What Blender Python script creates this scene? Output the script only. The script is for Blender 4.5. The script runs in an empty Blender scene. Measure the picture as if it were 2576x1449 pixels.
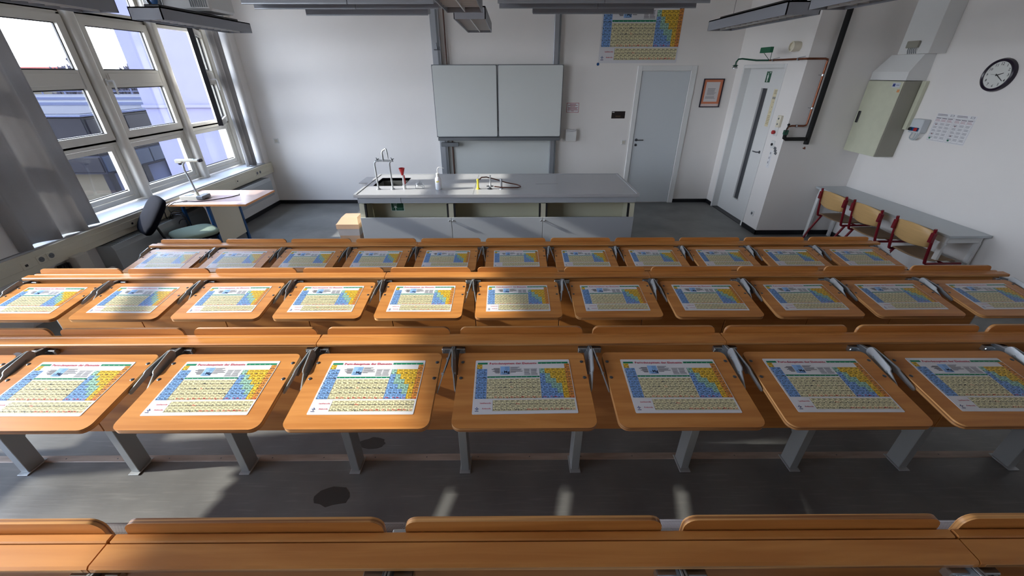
import bpy, bmesh, math, random
from mathutils import Vector, Matrix
random.seed(7)
C = bpy.context.scene.collection
S = bpy.context.scene
PI = math.pi
def lin(c):
    return tuple(((v/255)/12.92 if v/255 <= .04045 else ((v/255+.055)/1.055)**2.4) for v in c)

# ------------------------------------------------------------------ camera
HC = 2.19
cam = bpy.data.cameras.new('camera'); co = bpy.data.objects.new('camera', cam); C.objects.link(co); S.camera = co
cam.sensor_width = 36; cam.lens = 1002.84/2576*36; cam.clip_start = .02; cam.clip_end = 400
p_, r_, y_ = .4961, .0024, -.0035
fw = Vector((0, math.cos(p_), -math.sin(p_))); rt = Vector((1, 0, 0)); dn = Vector((0, -math.sin(p_), -math.cos(p_)))
rt2 = math.cos(r_)*rt+math.sin(r_)*dn; dn2 = -math.sin(r_)*rt+math.cos(r_)*dn
Zr = Matrix.Rotation(y_, 3, 'Z')
rt2, dn2, fw = Zr@rt2, Zr@dn2, Zr@fw
co.matrix_world = Matrix(((rt2.x, -dn2.x, -fw.x, 0), (rt2.y, -dn2.y, -fw.y, 0), (rt2.z, -dn2.z, -fw.z, HC), (0, 0, 0, 1)))

# ------------------------------------------------------------------ light
S.view_settings.view_transform = 'Standard'; S.view_settings.look = 'None'
S.view_settings.gamma = 1; S.view_settings.use_curve_mapping = False
S.view_settings.exposure = 1.34
S.cycles.diffuse_bounces = 8; S.cycles.max_bounces = 12; S.cycles.transparent_max_bounces = 16; S.cycles.sample_clamp_indirect = 8
SUN = 4.3; SKY = 7.4
w = bpy.data.worlds.new('world'); S.world = w; w.use_nodes = True
wn = w.node_tree; bg = wn.nodes['Background']; bg.inputs[1].default_value = SKY
tc = wn.nodes.new('ShaderNodeTexCoord'); sx = wn.nodes.new('ShaderNodeSeparateXYZ'); cr = wn.nodes.new('ShaderNodeValToRGB')
wn.links.new(tc.outputs['Generated'], sx.inputs[0]); wn.links.new(sx.outputs[2], cr.inputs[0]); wn.links.new(cr.outputs[0], bg.inputs[0])
cr.color_ramp.elements[0].position = 0.0; cr.color_ramp.elements[0].color = (.94, .955, 1.0, 1)
cr.color_ramp.elements[1].position = .7; cr.color_ramp.elements[1].color = (.60, .74, 1.0, 1)
sd = bpy.data.lights.new('sun', 'SUN'); sun = bpy.data.objects.new('sun', sd); C.objects.link(sun)
sd.energy = SUN; sd.angle = math.radians(.9); sd.color = (1, .93, .80)
sun.rotation_euler = Vector((1, .08, -.48)).to_track_quat('-Z', 'Y').to_euler()
sun.location = (-20, -2, 12)
def portal(name, loc, sx_, sy_):
    l = bpy.data.lights.new(name, 'AREA'); l.shape = 'RECTANGLE'; l.size = sx_; l.size_y = sy_
    o = bpy.data.objects.new(name, l); C.objects.link(o); o.location = loc
    o.rotation_euler = (0, -PI/2, 0); l.cycles.is_portal = True
portal('window_portal', (-4.95, .9, 2.25), 2.9, 13.0)

# ------------------------------------------------------------------ materials
M = {}
def pbr(name, rgb, rough=.5, metal=0, noise=0, nscale=8, bump=0, bscale=60, spec=.5, stretch=None, rgb2=None):
    m = bpy.data.materials.new(name); m.use_nodes = True; nt = m.node_tree; b = nt.nodes['Principled BSDF']
    c = lin(rgb); b.inputs['Base Color'].default_value = (*c, 1); b.inputs['Roughness'].default_value = rough
    b.inputs['Metallic'].default_value = metal; b.inputs['Specular IOR Level'].default_value = spec
    if noise or bump or rgb2:
        t = nt.nodes.new('ShaderNodeTexCoord'); mp = nt.nodes.new('ShaderNodeMapping')
        nt.links.new(t.outputs['Object'], mp.inputs[0])
        if stretch: mp.inputs['Scale'].default_value = stretch
    if noise or rgb2:
        n = nt.nodes.new('ShaderNodeTexNoise'); n.inputs['Scale'].default_value = nscale; n.inputs['Detail'].default_value = 5
        nt.links.new(mp.outputs[0], n.inputs[0]); r = nt.nodes.new('ShaderNodeValToRGB'); nt.links.new(n.outputs[0], r.inputs[0])
        r.color_ramp.elements[0].position = .3; r.color_ramp.elements[1].position = .7
        c2 = lin(rgb2) if rgb2 else tuple(v*(1+noise) for v in c)
        c1 = c if rgb2 else tuple(v*(1-noise) for v in c)
        r.color_ramp.elements[0].color = (*c1, 1); r.color_ramp.elements[1].color = (*c2, 1)
        nt.links.new(r.outputs[0], b.inputs['Base Color'])
    if bump:
        n2 = nt.nodes.new('ShaderNodeTexNoise'); n2.inputs['Scale'].default_value = bscale; n2.inputs['Detail'].default_value = 3
        nt.links.new(mp.outputs[0], n2.inputs[0]); bp = nt.nodes.new('ShaderNodeBump'); bp.inputs['Strength'].default_value = bump
        bp.inputs['Distance'].default_value = .002; nt.links.new(n2.outputs[0], bp.inputs['Height']); nt.links.new(bp.outputs[0], b.inputs['Normal'])
    M[name] = m; return m
pbr('wall', (233, 230, 227), .62, noise=.015, nscale=1.5, bump=.15, bscale=120)
pbr('wall_gray', (160, 162, 166), .6, noise=.03, nscale=2, bump=.15, bscale=120)
pbr('ceil', (240, 238, 234), .8)
pbr('white', (222, 223, 222), .35)
pbr('whiteboard', (206, 210, 208), .22, noise=.01, nscale=2)
pbr('frame_white', (196, 192, 182), .3)
pbr('sill', (178, 182, 188), .3)
pbr('cream', (222, 216, 196), .35)
pbr('cabinet_cream', (200, 202, 180), .4, noise=.03, nscale=12)
pbr('alu', (168, 172, 178), .35, .6)
pbr('gray_metal', (112, 116, 120), .4, .3)
pbr('lamp_gray', (150, 153, 160), .45, .2)
pbr('steel_light', (168, 172, 174), .4, .35)
pbr('arm_steel', (166, 172, 176), .32, .45)
pbr('arm_dark', (98, 103, 108), .35, .45)
pbr('chrome', (190, 195, 200), .22, .9)
pbr('dark_steel', (92, 96, 102), .3, .7)
pbr('black', (22, 22, 26), .4)
pbr('rubber', (15, 15, 17), .75)
pbr('base_black', (20, 20, 24), .45)
pbr('curtain', (178, 176, 175), .9, bump=.4, bscale=500, noise=.04, nscale=200)
pbr('copper', (122, 72, 52), .3, .8, noise=.2, nscale=20)
pbr('brown_pipe', (84, 48, 36), .45)
pbr('green', (14, 96, 66), .45)
pbr('dark_green', (16, 82, 62), .4)
pbr('red', (176, 30, 34), .4)
pbr('dark_red', (118, 14, 30), .35)
pbr('yellow', (226, 206, 60), .45)
pbr('blue_steel', (20, 74, 128), .35)
pbr('beech', (206, 168, 112), .4, noise=.05, nscale=5, stretch=(1, 1, 12))
pbr('seat_brown', (150, 122, 92), .35, noise=.08, nscale=5)
pbr('desk_top', (196, 170, 160), .25, noise=.03, nscale=3)
pbr('orange_edge', (214, 150, 96), .4)
pbr('seat_green', (134, 150, 134), .9, bump=.3, bscale=300)
pbr('navy', (18, 20, 30), .95, bump=.3, bscale=300, spec=.1)
pbr('bench_top', (176, 177, 180), .33, noise=.02, nscale=40)
pbr('bench_front', (168, 173, 179), .35)
pbr('bench_cream', (196, 194, 172), .4)
pbr('sink_gray', (120, 121, 116), .35)
pbr('bin', (214, 176, 144), .45)
pbr('table_gray', (184, 192, 196), .3)
pbr('door_leaf', (204, 210, 214), .35)
pbr('clock_face', (226, 226, 222), .3)
pbr('purple_black', (28, 16, 40), .25)
pbr('duct_side', (150, 148, 136), .5)
pbr('ext_white', (74, 74, 94), .8, noise=.03, nscale=2, spec=0.05)
pbr('ext_dark', (14, 14, 20), .5, spec=0.05)
pbr('ext_tar', (26, 27, 36), .9, spec=0.05)
pbr('ext_blue', (24, 30, 42), .5, spec=0.05)
pbr('ext_roof', (52, 56, 74), .7, spec=0.05)
pbr('ext_ground', (60, 56, 50), .9, noise=.2, nscale=.5, spec=0.05)
pbr('ext_beige', (58, 54, 47), .8, spec=0.05)
pbr('bark', (40, 38, 46), .9, spec=0.05)
pbr('brick', (80, 40, 36), .9, spec=0.05)
pbr('tree_far', (40, 38, 36), .95, noise=.3, nscale=2, spec=0.05)
pbr('glass_water', (196, 206, 214), .15)
pbr('paper', (206, 206, 208), .6)

def wood(name, light, dark, edge=False, axis='x', rough=.36):
    m = bpy.data.materials.new(name); m.use_nodes = True; nt = m.node_tree; b = nt.nodes['Principled BSDF']
    b.inputs['Roughness'].default_value = rough
    t = nt.nodes.new('ShaderNodeTexCoord'); mp = nt.nodes.new('ShaderNodeMapping'); nt.links.new(t.outputs['Object'], mp.inputs[0])
    oi = nt.nodes.new('ShaderNodeObjectInfo'); cmb = nt.nodes.new('ShaderNodeCombineXYZ'); ml = nt.nodes.new('ShaderNodeMath'); ml.operation = 'MULTIPLY'; ml.inputs[1].default_value = 30
    nt.links.new(oi.outputs['Random'], ml.inputs[0]); nt.links.new(ml.outputs[0], cmb.inputs[0]); nt.links.new(ml.outputs[0], cmb.inputs[1]); nt.links.new(cmb.outputs[0], mp.inputs['Location'])
    r = nt.nodes.new('ShaderNodeValToRGB')
    if edge:
        mp.inputs['Scale'].default_value = (2, 2, 300) if axis == 'x' else (2, 300, 2)
        n = nt.nodes.new('ShaderNodeTexNoise'); n.inputs['Scale'].default_value = 1.0; n.inputs['Detail'].default_value = 1
    else:
        mp.inputs['Scale'].default_value = {'x': (2.2, 30, 30), 'z': (30, 30, 2.2)}[axis]
        n = nt.nodes.new('ShaderNodeTexNoise'); n.inputs['Scale'].default_value = 1.0; n.inputs['Detail'].default_value = 6; n.inputs['Distortion'].default_value = .6
    nt.links.new(mp.outputs[0], n.inputs[0]); nt.links.new(n.outputs[0], r.inputs[0])
    r.color_ramp.elements[0].position = .38; r.color_ramp.elements[0].color = (*lin(dark), 1)
    r.color_ramp.elements[1].position = .62; r.color_ramp.elements[1].color = (*lin(light), 1)
    # per-piece tint and broad wear
    n3 = nt.nodes.new('ShaderNodeTexNoise'); n3.inputs['Scale'].default_value = 3; nt.links.new(t.outputs['Object'], n3.inputs[0])
    hs = nt.nodes.new('ShaderNodeHueSaturation'); nt.links.new(r.outputs[0], hs.inputs['Color'])
    mr = nt.nodes.new('ShaderNodeMapRange'); mr.inputs[3].default_value = .88; mr.inputs[4].default_value = 1.1; nt.links.new(n3.outputs[0], mr.inputs[0]); nt.links.new(mr.outputs[0], hs.inputs['Value'])
    nt.links.new(hs.outputs[0], b.inputs['Base Color'])
    M[name] = m
wood('wood', (200, 136, 72), (182, 117, 57))

wood('wood_edge', (212, 160, 102), (138, 88, 50), edge=True)
wood('wood_edge_y', (204, 150, 92), (136, 86, 48), edge=True, axis='y')

def floor_mat():
    m = bpy.data.materials.new('linoleum'); m.use_nodes = True; nt = m.node_tree; b = nt.nodes['Principled BSDF']
    t = nt.nodes.new('ShaderNodeTexCoord')
    n = nt.nodes.new('ShaderNodeTexNoise'); n.inputs['Scale'].default_value = 2.2; n.inputs['Detail'].default_value = 8; nt.links.new(t.outputs['Object'], n.inputs[0])
    mp = nt.nodes.new('ShaderNodeMapping'); mp.inputs['Scale'].default_value = (2, 26, 1); mp.inputs['Rotation'].default_value = (0, 0, .5); nt.links.new(t.outputs['Object'], mp.inputs[0])
    n2 = nt.nodes.new('ShaderNodeTexNoise'); n2.inputs['Scale'].default_value = 3; n2.inputs['Detail'].default_value = 6; nt.links.new(mp.outputs[0], n2.inputs[0])
    r = nt.nodes.new('ShaderNodeValToRGB'); nt.links.new(n.outputs[0], r.inputs[0])
    r.color_ramp.elements[0].position = .3; r.color_ramp.elements[0].color = (*lin((90, 90, 90)), 1)
    r.color_ramp.elements[1].position = .75; r.color_ramp.elements[1].color = (*lin((126, 126, 124)), 1)
    r2 = nt.nodes.new('ShaderNodeValToRGB'); nt.links.new(n2.outputs[0], r2.inputs[0])
    r2.color_ramp.elements[0].position = .55; r2.color_ramp.elements[0].color = (1, 1, 1, 1); r2.color_ramp.elements[1].position = .8; r2.color_ramp.elements[1].color = (1.35, 1.33, 1.3, 1)
    mx = nt.nodes.new('ShaderNodeMix'); mx.data_type = 'RGBA'; mx.blend_type = 'MULTIPLY'; mx.inputs[0].default_value = 1
    nt.links.new(r.outputs[0], mx.inputs[6]); nt.links.new(r2.outputs[0], mx.inputs[7]); nt.links.new(mx.outputs[2], b.inputs['Base Color'])
    mr = nt.nodes.new('ShaderNodeMapRange'); mr.inputs[3].default_value = .34; mr.inputs[4].default_value = .5; nt.links.new(n.outputs[0], mr.inputs[0]); nt.links.new(mr.outputs[0], b.inputs['Roughness'])
    bp = nt.nodes.new('ShaderNodeBump'); bp.inputs['Strength'].default_value = .25; bp.inputs['Distance'].default_value = .002
    nt.links.new(n2.outputs[0], bp.inputs['Height']); nt.links.new(bp.outputs[0], b.inputs['Normal'])
    M['floor'] = m
floor_mat()
pbr('nosing', (158, 142, 130), .5, noise=.2, nscale=6, stretch=(1, 6, 1))
pbr('stain', (66, 65, 63), .5)

def weave():
    m = bpy.data.materials.new('weave'); m.use_nodes = True; nt = m.node_tree; b = nt.nodes['Principled BSDF']; b.inputs['Roughness'].default_value = .95
    t = nt.nodes.new('ShaderNodeTexCoord'); mp = nt.nodes.new('ShaderNodeMapping'); mp.inputs['Rotation'].default_value = (0, PI/4, 0); nt.links.new(t.outputs['Object'], mp.inputs[0])
    ck = nt.nodes.new('ShaderNodeTexChecker'); ck.inputs['Scale'].default_value = 420; nt.links.new(mp.outputs[0], ck.inputs[0])
    ck.inputs[1].default_value = (*lin((186, 182, 184)), 1); ck.inputs[2].default_value = (*lin((112, 106, 108)), 1)
    nt.links.new(ck.outputs[0], b.inputs['Base Color']); M['weave'] = m
weave()
def glassy(name, tint=(1, 1, 1), refl=.035, rough=0.02):
    m = bpy.data.materials.new(name); m.use_nodes = True; nt = m.node_tree; nt.nodes.clear()
    o = nt.nodes.new('ShaderNodeOutputMaterial'); mix = nt.nodes.new('ShaderNodeMixShader'); tr = nt.nodes.new('ShaderNodeBsdfTransparent'); gl = nt.nodes.new('ShaderNodeBsdfGlossy')
    lw = nt.nodes.new('ShaderNodeLayerWeight'); lw.inputs[0].default_value = .5
    pw = nt.nodes.new('ShaderNodeMath'); pw.operation = 'POWER'; pw.inputs[1].default_value = 5; nt.links.new(lw.outputs['Facing'], pw.inputs[0])
    fr = nt.nodes.new('ShaderNodeMath'); fr.operation = 'MULTIPLY_ADD'; fr.inputs[1].default_value = .9; fr.inputs[2].default_value = refl; nt.links.new(pw.outputs[0], fr.inputs[0])
    tr.inputs[0].default_value = (*tint, 1); gl.inputs['Roughness'].default_value = rough
    nt.links.new(fr.outputs[0], mix.inputs[0]); nt.links.new(tr.outputs[0], mix.inputs[1]); nt.links.new(gl.outputs[0], mix.inputs[2]); nt.links.new(mix.outputs[0], o.inputs[0])
    M[name] = m
glassy('glass', (.93, .95, .97))
glassy('goggle', (.72, .75, .78), refl=.3, rough=.15)
def attr_mat(name, rough):
    m = bpy.data.materials.new(name); m.use_nodes = True; nt = m.node_tree; b = nt.nodes['Principled BSDF']; b.inputs['Roughness'].default_value = rough
    a = nt.nodes.new('ShaderNodeAttribute'); a.attribute_name = 'Col'; nt.links.new(a.outputs['Color'], b.inputs['Base Color']); M[name] = m
attr_mat('print', .38)
def plastic_bag():
    m = pbr('bag', (236, 232, 228), .3); b = m.node_tree.nodes['Principled BSDF']; b.inputs['Alpha'].default_value = .75
plastic_bag()
pbr('bottle', (226, 232, 240), .25); M['bottle'].node_tree.nodes['Principled BSDF'].inputs['Subsurface Weight'].default_value = .2

def translucent(name, rgb, f):
    m = M[name]; nt = m.node_tree; b = nt.nodes['Principled BSDF']; o = nt.nodes['Material Output']
    t = nt.nodes.new('ShaderNodeBsdfTranslucent'); t.inputs[0].default_value = (*lin(rgb), 1); mx = nt.nodes.new('ShaderNodeMixShader'); mx.inputs[0].default_value = f
    nt.links.new(b.outputs[0], mx.inputs[1]); nt.links.new(t.outputs[0], mx.inputs[2]); nt.links.new(mx.outputs[0], o.inputs[0])
translucent('curtain', (200, 198, 197), .25)
# ------------------------------------------------------------------ mesh helpers
class MB:
    def __init__(s): s.v = []; s.f = []; s.m = []
    def add(s, vs, fs, mi=0):
        n = len(s.v); s.v += [tuple(v) for v in vs]; s.f += [tuple(n+i for i in f) for f in fs]; s.m += [mi]*len(fs) if isinstance(mi, int) else list(mi); return s
    def box(s, x0, x1, y0, y1, z0, z1, mi=0):
        vs = [(x, y, z) for z in (z0, z1) for y in (y0, y1) for x in (x0, x1)]
        return s.add(vs, [(0, 2, 3, 1), (4, 5, 7, 6), (0, 1, 5, 4), (2, 6, 7, 3), (0, 4, 6, 2), (1, 3, 7, 5)], mi)
    def bbox(s, x0, x1, y0, y1, z0, z1, b=.004, mi=0):   # chamfered box
        b = min(b, (x1-x0)/2.01, (y1-y0)/2.01, (z1-z0)/2.01)
        bm = bmesh.new(); bmesh.ops.create_cube(bm, size=1)
        for v in bm.verts: v.co = Vector(((x0+x1)/2+v.co.x*(x1-x0), (y0+y1)/2+v.co.y*(y1-y0), (z0+z1)/2+v.co.z*(z1-z0)))
        bmesh.ops.bevel(bm, geom=bm.edges[:], offset=b, segments=1, affect='EDGES', profile=.5)
        bm.verts.index_update(); s.add([v.co for v in bm.verts], [tuple(v.index for v in f.verts) for f in bm.faces], mi); bm.free(); return s
    def tube(s, pts, r, n=8, mi=0, cap=True):
        pts = [Vector(p) for p in pts]; rr = r if isinstance(r, (list, tuple)) else [r]*len(pts)
        vs = []; prev = None
        for i, p in enumerate(pts):
            d = ((pts[min(i+1, len(pts)-1)]-pts[max(i-1, 0)])).normalized()
            if prev is None:
                a = d.orthogonal().normalized()
            else:
                a = prev-d*prev.dot(d); a = a.normalized() if a.length > 1e-6 else d.orthogonal().normalized()
            prev = a; bb = d.cross(a)
            for k in range(n):
                t = 2*PI*k/n; vs.append(p+(a*math.cos(t)+bb*math.sin(t))*rr[i])
        fs = [(i*n+k, i*n+(k+1) % n, (i+1)*n+(k+1) % n, (i+1)*n+k) for i in range(len(pts)-1) for k in range(n)]
        if cap: fs += [tuple(reversed(range(n))), tuple((len(pts)-1)*n+k for k in range(n))]
        return s.add(vs, fs, mi)
    def lathe(s, c, prof, n=16, axis='z', mi=0):   # prof: (r,h)
        ax = {'z': lambda r, h, t: (c[0]+r*math.cos(t), c[1]+r*math.sin(t), c[2]+h), 'x': lambda r, h, t: (c[0]+h, c[1]+r*math.cos(t), c[2]+r*math.sin(t)), 'y': lambda r, h, t: (c[0]+r*math.cos(t), c[1]+h, c[2]-r*math.sin(t))}[axis]
        vs = [ax(max(r, 1e-4), h, 2*PI*k/n) for r, h in prof for k in range(n)]
        fs = [(i*n+k, i*n+(k+1) % n, (i+1)*n+(k+1) % n, (i+1)*n+k) for i in range(len(prof)-1) for k in range(n)]
        fs += [tuple(reversed(range(n))), tuple((len(prof)-1)*n+k for k in range(n))]
        return s.add(vs, fs, mi)
    def prism(s, poly, a0, a1, axis='z', mi=0, side=None):  # poly 2D ccw extruded
        f = {'z': lambda p, a: (p[0], p[1], a), 'x': lambda p, a: (a, p[0], p[1]), 'y': lambda p, a: (p[0], a, p[1])}[axis]
        n = len(poly); vs = [f(p, a0) for p in poly]+[f(p, a1) for p in poly]
        side = mi if side is None else side
        return s.add(vs, [tuple(reversed(range(n))), tuple(range(n, 2*n))]+[(k, (k+1) % n, n+(k+1) % n, n+k) for k in range(n)], [mi, mi]+[side]*n)
    def xf(s, mat, start=0):
        for i in range(start, len(s.v)): s.v[i] = tuple(mat@Vector(s.v[i]))
        return s
    def mesh(s, name, mats, smooth=None):
        me = bpy.data.meshes.new(name); me.from_pydata(s.v, [], s.f)
        for m in (mats if isinstance(mats, (list, tuple)) else [mats]): me.materials.append(M[m])
        me.polygons.foreach_set('material_index', s.m); me.update()
        bm = bmesh.new(); bm.from_mesh(me); bmesh.ops.recalc_face_normals(bm, faces=bm.faces); bm.to_mesh(me); bm.free()
        if smooth:
            me.polygons.foreach_set('use_smooth', [True]*len(me.polygons)); me.set_sharp_from_angle(angle=math.radians(smooth))
        return me
    def obj(s, name, mats, parent=None, smooth=None, loc=(0, 0, 0), rot=(0, 0, 0)):
        o = bpy.data.objects.new(name, s.mesh(name, mats, smooth)); C.objects.link(o); o.location = loc; o.rotation_euler = rot
        if parent: o.parent = parent
        return o
def tag(o, label, cat, group=None, kind=None):
    o['label'] = label; o['category'] = cat
    if group: o['group'] = group
    if kind: o['kind'] = kind
    return o
def struct(o): o['kind'] = 'structure'; return o
def empty(name, loc, rz=0, label=None, cat=None, group=None):
    o = bpy.data.objects.new(name, None); C.objects.link(o); o.location = loc; o.rotation_euler = (0, 0, rz); o.empty_display_size = .1
    if label: tag(o, label, cat, group)
    return o
def copy_tree(o, parent=None):
    c = o.copy(); C.objects.link(c); c.parent = parent
    for ch in list(o.children): copy_tree(ch, c)
    return c
def rrect(x0, x1, y0, y1, r, n=4, rs=None):  # ccw rounded rect; rs = radii (bl, br, tr, tl)
    rs = rs or (r, r, r, r); pts = []
    for (cx, cy, a, q) in ((x0, y0, PI, rs[0]), (x1, y0, 1.5*PI, rs[1]), (x1, y1, 0, rs[2]), (x0, y1, .5*PI, rs[3])):
        ox = cx+(q if cx == x0 else -q); oy = cy+(q if cy == y0 else -q)
        for k in range(n+1):
            t = a+k*(PI/2)/n; pts.append((ox+q*math.cos(t), oy+q*math.sin(t)))
    return pts
def arc(c, r, a0, a1, n, f): return [f(c[0]+r*math.cos(a0+(a1-a0)*k/n), c[1]+r*math.sin(a0+(a1-a0)*k/n)) for k in range(n+1)]

# ------------------------------------------------------------------ printed sheets (colour attribute on real thin sheets)
_tc = {}
def text_tris(s, bold=False):
    if s in _tc: return _tc[s]
    cu = bpy.data.curves.new('t', 'FONT'); cu.body = s; cu.size = 1; cu.resolution_u = 1; cu.offset = .018
    ob = bpy.data.objects.new('t', cu); C.objects.link(ob)
    dg = bpy.context.evaluated_depsgraph_get(); me = ob.evaluated_get(dg).to_mesh()
    vs = [(v.co.x, v.co.y) for v in me.vertices]; fs = [tuple(p.vertices) for p in me.polygons]
    wd = max([v[0] for v in vs] or [0]); x0 = min([v[0] for v in vs] or [0])
    ob.evaluated_get(dg).to_mesh_clear(); bpy.data.objects.remove(ob); bpy.data.curves.remove(cu)
    _tc[s] = (vs, fs, x0, wd); return _tc[s]
class Print:
    """flat sheet in local XY (0..w, 0..h), z up"""
    def __init__(s, w_, h_, base=(214, 214, 218), t=.0008, r=.004):
        s.v = []; s.f = []; s.c = []; s.w = w_; s.h = h_; s.eps = .00025
        P0 = rrect(0, w_, 0, h_, r, 3); n = len(P0)
        vs = [(x, y, -t) for x, y in P0]+[(x, y, 0) for x, y in P0]
        s._a(vs, [tuple(reversed(range(n))), tuple(range(n, 2*n))]+[(k, (k+1) % n, n+(k+1) % n, n+k) for k in range(n)], base)
    def _a(s, vs, fs, col):
        n = len(s.v); s.v += vs; s.f += [tuple(n+i for i in f) for f in fs]; s.c += [lin(col)]*len(fs)
    def rect(s, u0, u1, v0, v1, col, lay=1):  # v measured from the top
        x0, x1, y0, y1 = u0*s.w, u1*s.w, s.h*(1-v1), s.h*(1-v0); z = s.eps*lay
        s._a([(x0, y0, z), (x1, y0, z), (x1, y1, z), (x0, y1, z)], [(0, 1, 2, 3)], col)
    def poly(s, pts, col, lay=1):
        s._a([(u*s.w, s.h*(1-v), s.eps*lay) for u, v in pts], [tuple(reversed(range(len(pts))))], col)
    def disc(s, u, v, r, col, lay=1, n=16, sy=1):
        s._a([(u*s.w+r*math.cos(2*PI*k/n), s.h*(1-v)+sy*r*math.sin(2*PI*k/n), s.eps*lay) for k in range(n)], [tuple(range(n))], col)
    def text(s, t, u, v, size, col, lay=3, align='l', wide=None):
        vs, fs, x0, x1 = text_tris(t); sx_ = size if wide is None else wide/(x1-x0)
        ox = u*s.w-(0 if align == 'l' else (x1*sx_ if align == 'r' else x1*sx_/2)); oy = s.h*(1-v)
        s._a([(ox+x*sx_, oy+y*size, s.eps*lay) for x, y in vs], fs, col)
    def mesh(s, name):
        me = bpy.data.meshes.new(name); me.from_pydata(s.v, [], s.f); me.materials.append(M['print'])
        a = me.color_attributes.new('Col', 'FLOAT_COLOR', 'CORNER'); d = []
        for p, c in zip(me.polygons, s.c): d += [c[0], c[1], c[2], 1.0]*p.loop_total
        a.data.foreach_set('color', d); me.update(); return me
def lines(p, u0, u1, v0, v1, n, col, fill=.45, jit=.25, lay=2, seed=1):
    rr = random.Random(seed); st = (v1-v0)/n
    for i in range(n):
        e = u1-(u1-u0)*jit*rr.random(); p.rect(u0, e, v0+i*st, v0+(i+fill)*st, col, lay)

def make_periodic():
    p = Print(.3495, .2405)
    YT, YB_ = 125, 1155
    def V(y):
        s_ = (y-YT)/(YB_-YT); wd = 1765+260*s_; return (1/wd-1/1765)/(1/2025-1/1765)
    BL, CR, YE, OR, GN, DK, RD, GR = (128, 170, 226), (226, 218, 176), (232, 190, 62), (226, 150, 70), (160, 204, 186), (64, 70, 80), (178, 52, 60), (14, 124, 88)
    el = "H He Li Be B C N O F Ne Na Mg Al Si P S Cl Ar K Ca Sc Ti V Cr Mn Fe Co Ni Cu Zn Ga Ge As Se Br Kr Rb Sr Y Zr Nb Mo Tc Ru Rh Pd Ag Cd In Sn Sb Te I Xe Cs Ba La-Lu Hf Ta W Re Os Ir Pt Au Hg Tl Pb Bi Po At Rn Fr Ra Ac-Lr Rf Db Sg Bh Hs Mt Ds Rg Cn Nh Fl Mc Lv Ts Og".split()
    row = [205, 290, 385, 480, 575, 670, 765, 860]; rv = [V(y) for y in row]
    U0, CW = .0185, .0537
    cu = lambda c: U0+(c-1)*CW+(0.004 if c > 2 else 0)*(1)+(0.004 if c > 12 else 0)-(.006 if c > 2 else 0)*0
    sc = .985-(cu(18)+CW)
    pos = {}
    seq = [[1, 18], [1, 2]+list(range(13, 19)), [1, 2]+list(range(13, 19))]+[list(range(1, 19))]*4
    i = 0
    for r_i, cols in enumerate(seq):
        for c in cols: pos[(r_i+1, c)] = el[i]; i += 1
    def colr(r, c):
        if r == 1 and c == 1: return YE
        if c <= 2: return BL
        if c <= 12: return CR
        if c == 18: return OR
        k = {13: [GN, BL, BL, BL, BL, BL], 14: [YE, GN, GN, BL, BL, BL], 15: [YE, YE, GN, GN, BL, BL], 16: [YE, YE, YE, GN, GN, BL], 17: [YE, YE, YE, YE, YE, YE]}[c]
        return k[r-2]
    def cell(u0, u1, v0, v1, col, sym, red=False, big=1.0):
        p.rect(u0, u1, v0, v1, col, 1)
        g = tuple(int(q*.40) for q in col); w_ = u1-u0; h_ = v1-v0
        p.rect(u0, u0+w_*.04, v0, v1, g, 2); p.rect(u0, u1, v1-h_*.03, v1, g, 2)
        p.rect(u0+w_*.3, u1-w_*.12, v0+h_*.10, v0+h_*.17, g, 2)
        p.rect(u0+w_*.42, u1-w_*.05, v0+h_*.24, v0+h_*.31, g, 2)
        p.rect(u0+w_*.10, u0+w_*.62, v0+h_*.38, v0+h_*.45, g, 2)
        p.rect(u0+w_*.08, u0+w_*.30, v1-h_*.27, v1-h_*.12, g, 2)
        dk = RD if red else DK
        if '-' in sym: p.text(sym, u1-w_*.05, v1-h_*.12, .0066, dk, 3, 'r')
        else: p.text(sym, u1-w_*.08, v1-h_*.12, .0096*big, dk, 3, 'r')
    for (r, c), s_ in pos.items():
        cell(cu(c), cu(c)+CW, rv[r-1], rv[r], colr(r, c), s_, red=(r == 7 and c >= 4) or s_ == 'Tc')
    f1, f2, f3 = V(885), V(990), V(1095)
    ln = "La Ce Pr Nd Pm Sm Eu Gd Tb Dy Ho Er Tm Yb Lu".split(); ac = "Ac Th Pa U Np Pu Am Cm Bk Cf Es Fm Md No Lr".split()
    for k in range(15):
        u = .193+k*.0527
        cell(u, u+.0527, f1, f2, CR, ln[k], red=ln[k] == 'Pm'); cell(u, u+.0527, f2, f3, CR, ac[k], red=k >= 6)
    p.text('Periodensystem der Elemente', .147, V(206), .0135, (186, 26, 66), 3, wide=.5*.3495)
    p.rect(.0236, .1275, V(170), V(203), GR, 2); p.rect(.665, .981, V(170), V(203), GR, 2)
    p.rect(cu(3), cu(12)+CW, V(433), V(460), GR, 2.5)
    for c in range(3, 13): p.text(str(c), cu(c)+CW*.5, V(457), .0042, (226, 240, 232), 4, 'c')
    for c in range(13, 18): p.text(str(c), cu(c)+CW*.5, V(199), .0042, (226, 240, 232), 4, 'c')
    p.rect(.264, .361, V(245), V(402), (140, 180, 228), 2); p.text('12', .272, V(372), .008, DK, 4); p.text('Mg', .3, V(376), .017, (24, 40, 70), 4)
    for q in range(3): p.rect(.31, .352, V(262+q*20), V(268+q*20), (80, 110, 150), 3)
    p.rect(.285, .34, V(388), V(395), (60, 80, 110), 3)
    for q in range(6):
        a = [.02, 0, .03, .012, .03, .04][q]; p.rect(.172+a, .257, V(278+q*17), V(288+q*17), (70, 70, 80), 2)
        b = [.0, -.02, .02, .01, .03, -.04][q]; p.rect(.37, .465+b, V(258+q*19), V(267+q*19), (80, 80, 90), 2)
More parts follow.
